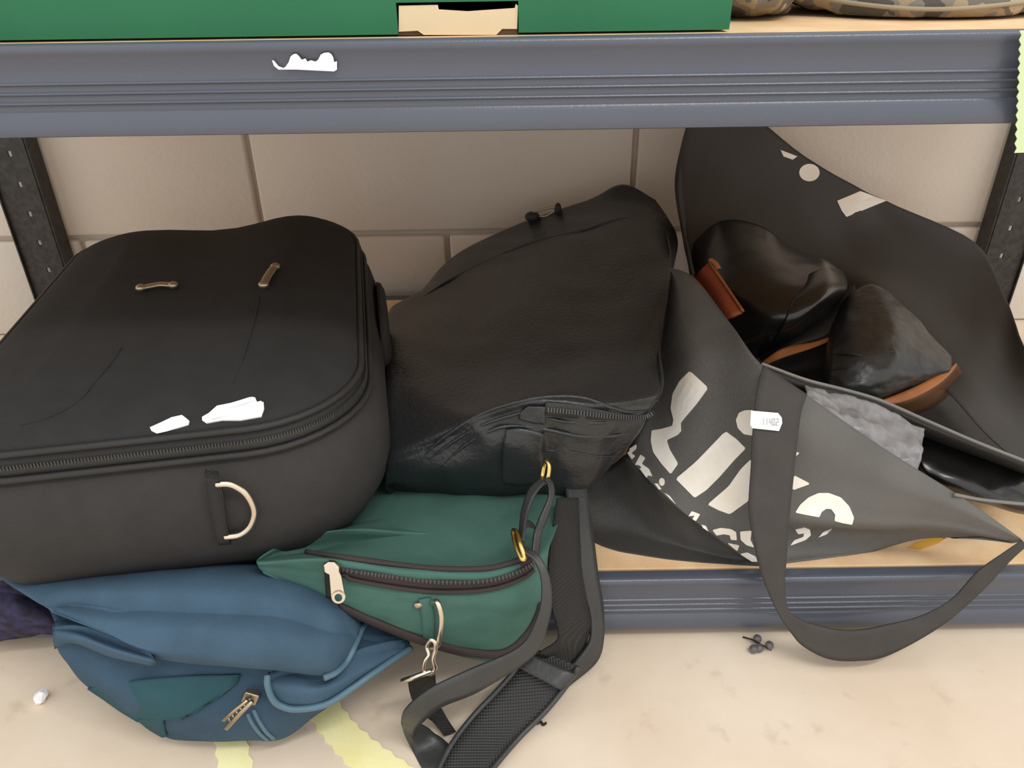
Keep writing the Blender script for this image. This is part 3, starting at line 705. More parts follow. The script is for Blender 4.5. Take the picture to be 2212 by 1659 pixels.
# ------------------------------------------------------------ blue holdall
def blue_bag():
    rows = [
        [(40, 1262, .385), (200, 1250, .390), (380, 1250, .392), (560, 1262, .392), (720, 1320, .388), (885, 1384, .384)],
        [(90, 1300, .352), (220, 1330, .348), (400, 1350, .345), (580, 1350, .344), (730, 1370, .348), (887, 1388, .366)],
        [(110, 1345, .335), (235, 1395, .331), (400, 1425, .328), (580, 1430, .327), (730, 1425, .331), (886, 1394, .356)],
        [(114, 1398, .328), (240, 1450, .322), (400, 1475, .321), (570, 1480, .320), (720, 1465, .322), (880, 1400, .351)],
        [(140, 1435, .326), (260, 1490, .317), (400, 1515, .314), (555, 1520, .313), (700, 1500, .316), (845, 1425, .345)],
        [(180, 1482, .326), (285, 1528, .316), (405, 1552, .311), (555, 1560, .310), (680, 1530, .314), (790, 1468, .338)],
        [(250, 1530, .3245), (325, 1568, .317), (410, 1585, .313), (550, 1588, .312), (655, 1562, .315), (730, 1510, .331)],
        [(350, 1592, .3235), (378, 1605, .319), (430, 1604, .317), (550, 1604, .316), (622, 1592, .318), (690, 1535, .327)]]
    g = smooth_grid(WG(rows), 7, 7); g = wrinkle(g, .0018, 26, 4)
    g[..., 2] = np.maximum(g[..., 2], .001)
    base = g.reshape(-1, 3).mean(0); base[2] = g[..., 2].min()
    t = thing('blue_holdall', 'slumped dark blue holdall under the suitcase sagging onto the floor', 'bag', base)
    link('body', MB().shell(g, (0, .03, .004), .5), M['bluedark'], t, subsurf=1)
    # the puffed top panel that overhangs the front
    rows = [
        [(-30, 1240, .40), (150, 1232, .41), (350, 1228, .42), (560, 1226, .42), (690, 1280, .415), (800, 1334, .40)],
        [(-5, 1256, .372), (160, 1262, .372), (350, 1262, .372), (560, 1266, .372), (690, 1308, .370), (795, 1345, .375)],
        [(30, 1275, .352), (180, 1296, .343), (345, 1302, .341), (560, 1306, .340), (690, 1330, .342), (788, 1356, .358)],
        [(70, 1298, .338), (200, 1330, .326), (342, 1348, .321), (560, 1356, .319), (690, 1370, .322), (778, 1372, .345)],
        [(100, 1316, .332), (215, 1362, .319), (338, 1398, .312), (560, 1402, .310), (692, 1412, .313), (768, 1390, .338)],
        [(110, 1320, .331), (222, 1362, .319), (334, 1412, .311), (560, 1434, .309), (698, 1444, .311), (756, 1415, .332)],
        [(112, 1323, .335), (226, 1366, .324), (333, 1424, .316), (560, 1446, .314), (704, 1462, .315), (744, 1436, .330)]]
    gp = smooth_grid(WG(rows), 6, 7); gp = wrinkle(gp, .0008, 30, 9)
    link('top_panel', MB().shell(gp, (0, .02, .008), .5), M['blue'], t, subsurf=1)
    # flattened rear of the holdall under the suitcase
    rr = []
    for k, (zz, s_) in enumerate(((.0605, .86), (.066, .97), (.080, 1.0), (.093, .96), (.099, .84), (.1005, .5))):
        rr.append([np.array([-.232 + s_ * .112 * np.sign(math.cos(a)) * abs(math.cos(a)) ** .5, .530 + s_ * .115 * np.sign(math.sin(a)) * abs(math.sin(a)) ** .5, zz]) for a in np.linspace(0, 2 * math.pi, 32, endpoint=False)])
    link('rear_body', MB().loft(rr), M['bluedark'], t)
    # pleat at the left end
    rows = [
        [(113, 1350, .330), (170, 1364, .326), (245, 1394, .3185), (334, 1420, .313)],
        [(113, 1362, .323), (172, 1372, .3185), (246, 1400, .312), (337, 1427, .3085)],
        [(114, 1380, .321), (172, 1384, .3165), (246, 1410, .3105), (337, 1434, .308)],
        [(118, 1402, .325), (160, 1390, .322), (240, 1420, .316), (335, 1441, .312)]]
    link('pleat', MB().shell(smooth_grid(WG(rows), 6, 6), (0, .008, .0), .5), M['blue'], t)
    # corner flap with piping on the right
    rows = [
        [(580, 1452, .321), (640, 1455, .320), (700, 1468, .319), (770, 1420, .332), (885, 1386, .360)],
        [(578, 1478, .311), (635, 1485, .310), (705, 1485, .312), (790, 1440, .328), (885, 1392, .356)],
        [(586, 1505, .309), (638, 1515, .308), (705, 1504, .311), (795, 1450, .327), (886, 1396, .355)],
        [(600, 1520, .309), (640, 1531, .308), (706, 1520, .311), (800, 1458, .328), (888, 1400, .356)]]
    gf = smooth_grid(WG(rows), 6, 6)
    link('corner_flap', MB().shell(gf, (0, .014, .004), .4), M['blue'], t)
    pp = spline(W([(578, 1458, .313), (578, 1480, .309), (588, 1508, .307), (606, 1524, .3065), (642, 1532, .306), (705, 1521, .309), (760, 1487, .317), (800, 1459, .325), (850, 1425, .340), (888, 1400, .354)]), 8)
    link('piping', MB().tube(pp, .0021), M['bluepipe'], t)
    pp = spline(W([(700, 1464, .3115), (726, 1452, .317), (748, 1430, .326), (764, 1400, .334), (780, 1362, .350), (790, 1345, .362)]), 8)
    link('piping', MB().tube(pp, .0021), M['bluepipe'], t)
    C = g.shape[1]; bv = bvh_of(MB().add(list(g.reshape(-1, 3)), [(i * C + j, i * C + j + 1, (i + 1) * C + j + 1, (i + 1) * C + j) for i in range(g.shape[0] - 1) for j in range(C - 1)]))
    def pt(u, v, off):
        p, n = hit_near(bv, u, v)
        return None if p is None else p + (n if np.dot(n, C0 - p) > 0 else -n) * off
    def patch(rows, off, th, m, name, k=5):
        gg = smooth_grid(np.array([[pt(u, v, off) for u, v in r] for r in rows]), k, k); link(name, MB().slab(gg, th), m, t); return gg
    patch([[(192, 1484), (290, 1470), (400, 1458), (520, 1455)], [(225, 1506), (310, 1498), (410, 1492), (510, 1478)], [(262, 1532), (330, 1536), (420, 1535), (470, 1505)], [(300, 1555), (340, 1552), (385, 1548), (420, 1535)]], .0016, .0012, M['teal'], 'handle_strap')
    patch([[(300, 1552), (330, 1550), (352, 1545)], [(325, 1572), (345, 1568), (356, 1560)], [(352, 1588), (358, 1588), (362, 1586)]], .0016, .0012, M['teal'], 'handle_strap')
    for pts in ([(535, 1540), (545, 1560), (560, 1580), (578, 1596)], [(548, 1532), (560, 1556), (576, 1580), (592, 1594)]):
        link('zip_edge', MB().tube(spline([pt(u, v, .0004) for u, v in pts], 6), .0013), M['bluepipe'], t)
    # zip slider and two-bar puller
    q = pt(546, 1505, .003)
    mb = MB().box(q, (.009, .004, .0095), Matrix.Rotation(.5, 3, 'Y') @ Matrix.Identity(3) if False else np.array(Matrix.Rotation(.45, 3, 'Y'))); mb.box(q + (0, -.003, .001), (.004, .004, .006))
    link('zip_slider', mb, M['brass'], t, smooth=False, bevel=.0007, label='dull metal zip slider')
    mb = MB()
    mb.tube(np.array(W([(545, 1515, .304), (520, 1540, .302), (488, 1574, .300)])), .0014, 6); mb.tube(np.array(W([(535, 1512, .305), (510, 1532, .303), (482, 1556, .301)])), .0012, 6)
    for k in range(5):
        f = .2 + .15 * k; a = np.array(P(545, 1515, .304)) * (1 - f) + np.array(P(488, 1574, .300)) * f; b_ = np.array(P(535, 1512, .305)) * (1 - f) + np.array(P(482, 1556, .301)) * f
        mb.tube(np.array([a, (a + b_) / 2, b_]), .0007, 5)
    link('zip_puller', mb, M['brass'], t, label='dull metal ladder zip puller')
blue_bag()

# purple fabric at the left edge
rows = [[(-80, 1255, .415), (-20, 1252, .415), (40, 1262, .415), (95, 1285, .412), (130, 1310, .41)],
        [(-90, 1290, .395), (-20, 1290, .392), (40, 1296, .391), (100, 1318, .394), (132, 1335, .40)],
        [(-90, 1320, .392), (-20, 1322, .386), (45, 1326, .385), (100, 1340, .390), (132, 1350, .397)],
        [(-90, 1355, .392), (-20, 1352, .388), (45, 1348, .387), (98, 1350, .391), (130, 1358, .397)],
        [(-90, 1388, .398), (-20, 1388, .396), (40, 1381, .395), (90, 1372, .397), (125, 1374, .40)]]
g = smooth_grid(WG(rows), 6, 6); g = wrinkle(g, .002, 70, 2)
tag(link('fabric_bundle', MB().shell(g, (0, .012, 0)), M['purple']), 'dark purple fabric bundle squashed behind the blue holdall', 'fabric')
# ------------------------------------------------------------ black printed tote
def Z6(lst): return [(1240 + .44 * x, 720 + .44 * y) for x, y in lst]
def tote():
    t = thing('tote_bag', 'black woven shopping tote with white lettering slumped at the shelf end', 'bag', (.17, .5, Z_LO))
    # front panel
    rows = [
        [(1440, 575, .655), (1500, 600, .60), (1570, 690, .535), (1645, 788, .470), (1750, 858, .452), (1900, 962, .432), (2075, 1072, .415), (2205, 1163, .400)],
        [(1428, 690, .612), (1488, 720, .550), (1560, 790, .505), (1642, 880, .452), (1740, 935, .440), (1890, 1020, .424), (2070, 1095, .410), (2206, 1166, .3995)],
        [(1418, 800, .566), (1478, 830, .515), (1552, 890, .480), (1640, 970, .443), (1730, 1010, .434), (1880, 1060, .422), (2065, 1112, .410), (2206, 1168, .3998)],
        [(1400, 880, .536), (1468, 930, .490), (1545, 990, .462), (1638, 1060, .436), (1722, 1085, .428), (1870, 1105, .420), (2060, 1128, .411), (2206, 1170, .400)],
        [(1372, 940, .515), (1455, 1010, .474), (1540, 1070, .450), (1636, 1130, .431), (1715, 1130, .424), (1860, 1138, .420), (2055, 1144, .412), (2205, 1172, .401)],
        [(1358, 965, .512), (1445, 1050, .466), (1535, 1120, .443), (1636, 1180, .428), (1715, 1152, .441), (1860, 1148, .440), (2050, 1149, .424), (2204, 1174, .403)],
        [(1350, 984, .508), (1435, 1072, .462), (1532, 1150, .440), (1640, 1224, .426), (1730, 1226, .428), (1870, 1196, .436), (1985, 1166, .436), (2120, 1160, .415)]]
    g = smooth_grid(WG(rows), 7, 7); g = wrinkle(g, .0012, 16, 6)
    g[..., 2] = np.maximum(g[..., 2], Z_LO + .0012)
    fp = MB().slab(g, .0008); link('front_panel', fp, M['tote'], t)
    C = g.shape[1]; quads = [(i * C + j, i * C + j + 1, (i + 1) * C + j + 1, (i + 1) * C + j) for i in range(g.shape[0] - 1) for j in range(C - 1)]
    bv = bvh_of(MB().add(list(g.reshape(-1, 3)), quads))
    fn = lambda b: (lambda u, v: (lambda r_: (r_[0], r_[1] if r_[0] is None or np.dot(r_[1], C0 - r_[0]) > 0 else -r_[1]))(hit(b, u, v)))
    # bottom gusset turned to the front
    rows = [
        [(1348, 982, .510), (1434, 1071, .4635), (1531, 1149, .4415), (1641, 1225, .4265)],
        [(1310, 1010, .512), (1410, 1100, .466), (1515, 1170, .442), (1640, 1228, .4255)],
        [(1270, 1030, .508), (1385, 1140, .464), (1500, 1200, .440), (1638, 1231, .4248)],
        [(1240, 1040, .500), (1330, 1178, .455), (1480, 1216, .434), (1636, 1234, .4242)],
        [(1225, 1080, .495), (1285, 1176, .452), (1440, 1216, .433), (1634, 1236, .424)]]
    gg = smooth_grid(WG(rows), 6, 8); gg = wrinkle(gg, .0016, 40, 12); gg[..., 2] = np.maximum(gg[..., 2], Z_LO + .001)
    link('bottom_gusset', MB().slab(gg, .0008), M['totein'], t)
    # back panel standing against the wall and falling forward at the right
    rows = [
        [(1500, 215, .875), (1590, 225, .875), (1740, 338, .872), (1860, 408, .868), (1918, 434, .866), (2105, 525, .83), (2172, 640, .70), (2206, 740, .60), (2300, 880, .52)],
        [(1470, 320, .865), (1590, 330, .862), (1730, 400, .858), (1840, 460, .85), (1930, 500, .84), (2080, 590, .77), (2150, 700, .65), (2200, 810, .57), (2290, 930, .505)],
        [(1458, 400, .84), (1590, 420, .84), (1720, 470, .835), (1830, 530, .82), (1930, 580, .77), (2050, 660, .70), (2130, 760, .60), (2190, 870, .54), (2290, 970, .49)],
        [(1472, 500, .79), (1590, 520, .79), (1700, 560, .785), (1800, 590, .76), (1900, 622, .70), (2010, 710, .63), (2090, 810, .56), (2180, 920, .51), (2290, 1010, .475)],
        [(1492, 590, .70), (1590, 640, .72), (1700, 680, .72), (1800, 690, .70), (1880, 690, .66), (1980, 770, .59), (2060, 860, .535), (2160, 965, .49), (2290, 1050, .46)]]
    gb = smooth_grid(WG(rows), 7, 6); gb = wrinkle(gb, .002, 14, 2)
    bp = MB().slab(gb, .0008); link('back_panel', bp, M['totein'], t)
    # back panel print fragments
    C2 = gb.shape[1]; bvb = bvh_of(MB().add(list(gb.reshape(-1, 3)), [(i * C2 + j, i * C2 + j + 1, (i + 1) * C2 + j + 1, (i + 1) * C2 + j) for i in range(gb.shape[0] - 1) for j in range(C2 - 1)]))
    def soft(d, k=.09):
        return [(a[0] + (b_[0] - a[0]) * f, a[1] + (b_[1] - a[1]) * f) for a, b_ in zip(d, d[1:] + d[:1]) for f in (k, 1 - k)]
    circ = lambda x, y, a, b, n=20: [(x + a * math.cos(2 * math.pi * k / n), y + b * math.sin(2 * math.pi * k / n)) for k in range(n)]
    for pts in (circ(1748, 373, 22, 19), [(1808, 434), (1858, 413), (1914, 434), (1828, 469), (1818, 456)], [(1686, 324), (1722, 338), (1712, 345), (1692, 338)]):
        link('lettering', px_poly(MB(), pts, fn(bvb), .0006, 1), M['pprint'], t, smooth=False)
    # left side panel joining front and back
    rows = [
        [(1470, 330, .86), (1466, 420, .80), (1480, 500, .74), (1498, 590, .66)],
        [(1476, 420, .83), (1474, 480, .78), (1486, 540, .72), (1500, 605, .62)],
        [(1492, 600, .76), (1497, 640, .71), (1502, 680, .66), (1506, 720, .60)],
        [(1500, 760, .74), (1504, 780, .69), (1508, 800, .63), (1512, 820, .57)]]
    link('side_panel', MB().slab(smooth_grid(WG(rows), 5, 5), .0008), M['totein'], t)
    # inner flap and its crinkled lining between the front rim and the shoes
    rows = [
        [(1646, 786, .474), (1740, 822, .476), (1830, 845, .478), (1905, 868, .478), (2010, 915, .468), (2110, 958, .458), (2225, 1004, .446)],
        [(1655, 796, .470), (1742, 834, .473), (1830, 856, .475), (1905, 880, .475), (2010, 926, .465), (2110, 968, .456), (2225, 1012, .444)],
        [(1665, 815, .472), (1745, 848, .477), (1830, 872, .480), (1905, 896, .482), (2006, 940, .476), (2110, 980, .468), (2225, 1022, .456)],
        [(1690, 845, .490), (1760, 880, .500), (1835, 900, .510), (1910, 925, .520), (2006, 962, .515), (2110, 1000, .505), (2225, 1040, .495)]]
    gi = smooth_grid(WG(rows), 5, 7)
    link('inner_flap', MB().slab(gi, .0008), M['totein'], t)
    rim = spline(W([(1646, 786, .470), (1740, 820, .472), (1830, 843, .474), (1905, 866, .474), (2010, 912, .465), (2110, 955, .455), (2225, 1000, .443)]), 8)
    link('rim_binding', MB().tube(rim, .0012), M['rim'], t)
    rim = spline(W([(2062, 1068, .413), (2110, 1078, .418), (2160, 1084, .420), (2225, 1090, .42)]), 6)
    link('rim_binding', MB().tube(rim, .0013), M['rim'], t)
    rows = [
        [(1738, 832, .4715), (1800, 846, .4735), (1850, 858, .4745), (1905, 878, .473), (1995, 928, .463)],
        [(1744, 850, .4600), (1805, 876, .4600), (1860, 892, .4600), (1915, 915, .459), (1994, 955, .451)],
        [(1755, 862, .4530), (1815, 905, .4460), (1870, 930, .4440), (1930, 965, .440), (1990, 990, .436)],
        [(1762, 874, .4520), (1830, 922, .4430), (1880, 955, .4380), (1935, 992, .433), (1985, 1020, .4265)]]
    gl = smooth_grid(WG(rows), 10, 12); gl = wrinkle(gl, .0028, 85, 3, (1, 1, 1.6))
    link('lining', MB().slab(gl, .0006), M['totelining'], t, label='crinkled grey plastic lining')
    # bottom panel of the bag, inside
    zb = Z_LO + .003
    rows = [[(-.0 + x, y, zb) for x in (.115, .20, .28, .36, .44)] for y in (.50, .58, .66, .74, .80)]
    rows = np.array(rows); rows[0, 0] = (.150, .52, zb); rows[0, 4, 1] = .49
    link('bottom_panel', MB().slab(smooth_grid(rows, 3, 3), .0015, np.tile(np.array([0, 0, 1.0]), (13, 13, 1))), M['totein'], t)
    # lettering on the front
    D = [[(570, 185), (660, 268), (600, 350), (540, 420), (524, 440), (526, 480), (508, 500), (455, 525), (470, 570), (512, 640), (475, 692), (430, 640), (390, 585), (378, 530), (382, 478), (430, 470), (484, 455), (490, 425), (476, 370), (485, 300), (520, 235)],
         [(880, 376), (840, 378), (812, 390), (797, 425), (806, 465), (835, 495), (878, 502)],
         [(745, 480), (800, 520), (845, 565), (790, 620), (720, 700), (650, 770), (592, 808), (545, 760), (500, 715), (600, 630)],
         [(872, 615), (862, 818), (765, 888), (710, 868), (655, 840), (760, 750), (820, 665)],
         [(1082, 580), (1106, 586), (1085, 606)], [(1078, 695), (1160, 738), (1072, 770)],
         [(1085, 880), (1110, 840), (1150, 805), (1200, 783), (1250, 783), (1310, 805), (1352, 850), (1374, 905), (1365, 938), (1320, 930), (1278, 920), (1282, 890), (1262, 862), (1238, 860), (1215, 876), (1203, 902), (1160, 895)],
         [(240, 590), (306, 545), (305, 568), (282, 588), (300, 602), (275, 635)], [(328, 595), (350, 612), (332, 640), (368, 665), (384, 700), (370, 728), (342, 690), (326, 668), (298, 652)],
         circ(432, 730, 14, 20, 10), [(395, 738), (412, 738), (430, 765), (418, 768)], [(442, 782), (470, 798), (502, 842)],
         [(578, 872), (620, 888), (598, 922), (560, 900)], [(602, 932), (648, 945), (662, 975), (645, 980)],
         [(680, 965), (720, 954), (770, 960), (796, 975), (800, 1015), (770, 1012), (765, 990), (735, 985), (700, 992)],
         [(815, 972), (872, 968), (866, 1012), (884, 1050), (845, 1038), (818, 1012)],
         [(752, 1028), (812, 1040), (802, 1068)], [(815, 1082), (850, 1075), (892, 1095), (908, 1142), (870, 1118)],
         [(1085, 962), (1130, 952), (1158, 962), (1162, 990), (1135, 1015), (1060, 1042), (1080, 1015), (1125, 998), (1128, 980), (1100, 985)],
         [(1198, 1002), (1222, 975), (1268, 956), (1240, 985)],
         [(1080, 1140), (1128, 1134), (1112, 1168), (1076, 1174)], [(1138, 1156), (1192, 1144), (1155, 1164)]]
    for d in D:
        mb = px_poly(MB(), Z6(soft(d)), fn(bv), .0005, 2)
        if mb.f: link('lettering', mb, M['pprint'], t, smooth=False)
    # handles
    L = [(1649, 788, .462), (1636, 848, .446), (1627, 931, .432), (1623, 1006, .424), (1618, 1098, .412), (1627, 1160, .404), (1645, 1239, .396), (1680, 1323, .387), (1711, 1371, .382), (1737, 1398, .379), (1790, 1424, .376), (1856, 1428, .375), (1922, 1415, .376), (2032, 1354, .380), (2120, 1279, .386), (2180, 1215, .391), (2218, 1180, .395)]
    R = [(1744, 852, .446), (1730, 896, .438), (1722, 966, .428), (1715, 1028, .420), (1706, 1116, .409), (1700, 1200, .400), (1696, 1272, .393), (1706, 1320, .388), (1735, 1341, .385), (1762, 1351, .384), (1812, 1362, .382), (1860, 1362, .382), (1905, 1354, .382), (1988, 1332, .385), (2060, 1290, .389), (2120, 1228, .393), (2208, 1166, .3985)]
    gg = smooth_grid(np.array([[a, a * .67 + b_ * .33, a * .33 + b_ * .67, b_] for a, b_ in zip(W(L), W(R))]), 6, 2)
    link('handle', MB().slab(gg, .0016), M['handle'], t, label='black webbing handle looping over the shelf edge')
    bh = bvh_of(MB().add(list(gg.reshape(-1, 3)), [(i * gg.shape[1] + j, i * gg.shape[1] + j + 1, (i + 1) * gg.shape[1] + j + 1, (i + 1) * gg.shape[1] + j) for i in range(gg.shape[0] - 1) for j in range(gg.shape[1] - 1)]))
    p0, n0 = hit(bh, 1672, 905); n0 = n0 if np.dot(n0, C0 - p0) > 0 else -n0
    fs = lambda u, v: (PP(u, v, p0 + n0 * .0012, n0), n0)
    st = link('price_sticker', px_poly(MB(), [(1622, 887), (1680, 892), (1688, 902), (1689, 914), (1682, 931), (1625, 925), (1620, 918)], fs, .0006), M['paper'], t, smooth=False, label='white price sticker on the handle')
    # 11402 printed on the sticker
    def seg(ch):
        W_, T = 1.0, .22; s = []
        h = lambda y: s.append((0, y - T / 2, W_, y + T / 2)); vl = lambda x, a, b: s.append((x - T / 2, a, x + T / 2, b))
        if ch == '1': vl(.5, 0, 2)
        if ch == '4': vl(.9, 0, 2); h(.8); vl(.1, .8, 2)
        if ch == '0': vl(.1, 0, 2); vl(.9, 0, 2); h(.1); h(1.9)
        if ch == '2': h(1.9); vl(.9, 1, 2); h(1); vl(.1, 0, 1); h(.1)
        return s
    mb = MB()
    for k, ch in enumerate('11402'):
        for x0, y0, x1, y1 in seg(ch):
            q = []
            for x, y in ((x0, y0), (x1, y0), (x1, y1), (x0, y1)):
                u = 1647 + k * 7.4 + x * 5.0; v = 918 + k * .35 - y * 7.5; q.append((u, v))
            px_poly(mb, q, lambda u, v: (PP(u, v, p0 + n0 * .0023, n0), n0), .0001)
    link('sticker_digits', mb, M['ink'], st, smooth=False)
tote()

# ------------------------------------------------------------ shoes in the tote
def soft_part(name, rows, back, m, t, nr=6, nc=6, wr=None, power=.5, label=None, sub=1):
    g = smooth_grid(WG(rows), nr, nc)
    if wr: g = wrinkle(g, *wr)
    link(name, MB().shell(g, back, power), m, t, subsurf=sub, label=label); return g
def shoes():
    G = 'black leather shoes in the tote'
    t = thing('dress_shoe', 'polished black shoe with red-brown heel counter highest in the tote', 'shoe', P(1660, 720, .64), G)
    soft_part('upper', [
        [(1495, 520, .765), (1560, 470, .770), (1640, 480, .765), (1720, 535, .735), (1785, 560, .70), (1826, 590, .685)],
        [(1490, 590, .705), (1560, 545, .700), (1640, 540, .690), (1722, 572, .668), (1790, 578, .655), (1833, 604, .665)],
        [(1505, 660, .655), (1560, 625, .640), (1645, 615, .622), (1722, 618, .610), (1790, 612, .608), (1833, 622, .642)],
        [(1545, 715, .622), (1605, 685, .606), (1660, 672, .590), (1718, 664, .582), (1776, 646, .586), (1820, 645, .622)],
        [(1590, 758, .606), (1632, 738, .592), (1670, 720, .582), (1712, 704, .578), (1756, 680, .586), (1798, 668, .612)],
        [(1618, 785, .605), (1645, 768, .598), (1674, 748, .592), (1712, 732, .592), (1748, 708, .598), (1785, 686, .612)]], (0, .05, -.05), M['shoeleather'], t, wr=(.0008, 40, 3))
    soft_part('toe_cap', [
        [(1735, 598, .640), (1762, 582, .640), (1792, 578, .644), (1826, 596, .662)],
        [(1716, 630, .604), (1756, 618, .600), (1796, 612, .604), (1834, 618, .640)],
        [(1704, 664, .580), (1744, 656, .577), (1786, 642, .584), (1824, 638, .625)],
        [(1688, 706, .574), (1724, 696, .573), (1760, 676, .582), (1800, 660, .612)],
        [(1672, 736, .584), (1706, 724, .585), (1742, 700, .592), (1780, 680, .612)]], (0, .02, -.02), M['shoeleather'], t)
    g = smooth_grid(WG([[(1532, 566, .655), (1516, 580, .650), (1494, 602, .655)], [(1552, 596, .632), (1535, 612, .628), (1515, 632, .636)],
        [(1575, 630, .612), (1556, 646, .608), (1536, 662, .616)], [(1605, 674, .592), (1582, 684, .590), (1560, 692, .596)]]), 5, 4)
    link('heel_counter', MB().slab(g, .003), M['redbrown'], t, label='red-brown leather heel counter')
    link('heel_edge', MB().tube(g[:, 0] + np.array([0, -.0006, .0006]), .0013), M['tan'], t, label='tan cut edge of the heel counter')
    link('pull_tab', MB().tube(spline(W([(1534, 560, .652), (1545, 568, .646), (1553, 580, .640)]), 5), .0026, 8, flat=.5), M['tan'], t)
    for pts in ([(1700, 600, .655), (1712, 640, .600), (1690, 690, .584), (1662, 735, .584)],):
        link('cap_seam', MB().tube(spline(W(pts), 8), .0008, 6), M['trim'], t)

    t = thing('dress_shoe', 'wrinkled black shoe with tan sole edge turned on its side in the tote', 'shoe', P(1860, 800, .55), G)
    soft_part('vamp', [
        [(1806, 700, .598), (1832, 640, .625), (1872, 612, .635), (1915, 622, .632), (1985, 690, .600), (2060, 776, .566)],
        [(1798, 735, .566), (1840, 700, .572), (1884, 688, .574), (1930, 692, .572), (1990, 735, .566), (2063, 786, .552)],
        [(1795, 775, .546), (1842, 758, .538), (1886, 752, .536), (1932, 755, .536), (1990, 772, .540), (2062, 795, .545)],
        [(1790, 818, .532), (1836, 810, .522), (1880, 806, .519), (1925, 802, .521), (1980, 806, .530), (2055, 803, .543)],
        [(1784, 850, .528), (1828, 848, .516), (1870, 846, .513), (1915, 842, .517), (1975, 830, .530), (2045, 810, .544)],
        [(1780, 872, .532), (1820, 874, .522), (1862, 873, .519), (1905, 866, .523), (1968, 842, .536), (2035, 818, .548)]], (0, .05, -.03), M['pebble'], t, nr=8, nc=8, wr=(.0013, 70, 9, (1, 1, 2)))
    soft_part('quarter', [
        [(1636, 770, .600), (1680, 735, .612), (1740, 690, .628), (1800, 645, .645), (1850, 610, .655)],
        [(1638, 776, .588), (1690, 742, .594), (1745, 706, .606), (1805, 672, .618), (1850, 650, .630)],
        [(1642, 782, .580), (1698, 750, .582), (1750, 730, .590), (1812, 708, .598), (1846, 695, .606)],
        [(1648, 786, .580), (1704, 760, .582), (1756, 745, .588), (1815, 724, .594), (1840, 715, .600)]], (0, .02, -.01), M['pebble'], t, wr=(.0008, 60, 4))
    g = smooth_grid(WG([[(1646, 782, .576), (1654, 788, .573)], [(1680, 758, .575), (1684, 775, .570)], [(1715, 746, .579), (1722, 762, .573)], [(1760, 738, .582), (1764, 748, .578)], [(1812, 720, .588), (1814, 727, .585)]]), 6, 3)
    link('collar', MB().slab(g, .002), M['tan'], t, label='tan lining at the collar')
    link('inner_lining', MB().slab(smooth_grid(WG([[(1650, 786, .590), (1720, 760, .600), (1800, 735, .610)], [(1670, 810, .590), (1730, 800, .595), (1800, 795, .590)], [(1700, 835, .570), (1750, 840, .565), (1800, 850, .555)]]), 5, 5), .002), M['trim'], t)
    g = smooth_grid(WG([[(1900, 866, .519), (1908, 874, .517)], [(1935, 853, .524), (1948, 868, .519)], [(1975, 836, .530), (1990, 852, .525)], [(2015, 816, .538), (2030, 828, .534)], [(2045, 800, .544), (2054, 806, .542)], [(2066, 784, .552), (2068, 788, .551)]]), 6, 3)
    link('sole', MB().slab(g, .004), M['tan'], t, label='tan leather sole edge')
    link('sole_bottom', MB().slab(smooth_grid(WG([[(1908, 874, .518), (1905, 905, .535)], [(1948, 868, .520), (1955, 900, .540)], [(1990, 852, .526), (2005, 885, .545)], [(2030, 828, .535), (2050, 855, .553)], [(2068, 788, .552), (2085, 810, .566)]]), 5, 4), .003), mat('dark_tan_sole', (92, 62, 40), .6, .3), t)
    for pts in ([(1800, 765, .549), (1840, 765, .5345), (1880, 768, .531), (1930, 758, .5335)], [(1795, 800, .5365), (1840, 790, .5275), (1890, 780, .5265)], [(1808, 722, .578), (1850, 706, .5685), (1895, 702, .5675)]):
        link('crease', MB().tube(spline(W(pts), 6), .0011, 6, flat=.6), M['pebble'], t)

    t = thing('dress_shoe', 'black shoe down in the tote mouth beyond the crinkled grey lining', 'shoe', P(2110, 1010, .47), G)
    soft_part('upper', [
        [(1990, 930, .500), (2060, 950, .495), (2140, 985, .488), (2240, 1020, .478)],
        [(1985, 960, .478), (2060, 985, .470), (2140, 1015, .463), (2240, 1050, .458)],
        [(1985, 995, .462), (2060, 1025, .452), (2140, 1055, .446), (2240, 1080, .442)],
        [(2000, 1030, .455), (2065, 1055, .446), (2140, 1080, .440), (2240, 1105, .437)],
        [(2020, 1050, .460), (2075, 1072, .452), (2145, 1095, .446), (2240, 1120, .442)]], (0, .04, -.02), M['shoeleather'], t, wr=(.002, 45, 6))
shoes()

# ------------------------------------------------------------ floor odds and ends
def strip(name, label, left, right, z=.0005):
    poly = []
    for side, rev in ((left, False), (right, True)):
        pts = np.array([PZ(u, v, z) for u, v in side]); pts = spline(pts, 6)
        res = [pts[0]]; out = []
        L = np.r_[0, np.cumsum(np.linalg.norm(np.diff(pts, axis=0), axis=1))]; m = int(L[-1] / .0028); sgn = 1
        for k in range(m + 1):
            d = L[-1] * k / m; p = np.array([np.interp(d, L, pts[:, c]) for c in range(3)])
            tt = pts[min(np.searchsorted(L, d), len(pts) - 1)] - pts[max(np.searchsorted(L, d) - 1, 0)]; tt /= max(np.linalg.norm(tt), 1e-9)
            p = p + np.cross(tt, (0, 0, 1)) * .0009 * math.sin(k * math.pi * .5); out.append(p)
        poly += out[::-1] if rev else out
    n = len(poly); v = poly + [q + np.array([0, 0, -.0004]) for q in poly]
    F = [tuple(range(n)), tuple(range(2 * n - 1, n - 1, -1))] + [(i, (i + 1) % n, (i + 1) % n + n, i + n) for i in range(n)]
    o = link(name, MB().add(v, F), M['yellow'], smooth=False); tag(o, label, 'tape', 'pale yellow pinked paper strips on the floor')
strip('paper_strip', 'longer pale yellow pinked strip slanting across the floor beside the straps', [(655, 1520), (690, 1580), (740, 1640), (800, 1700)], [(720, 1500), (765, 1560), (830, 1615), (900, 1662), (960, 1700)])
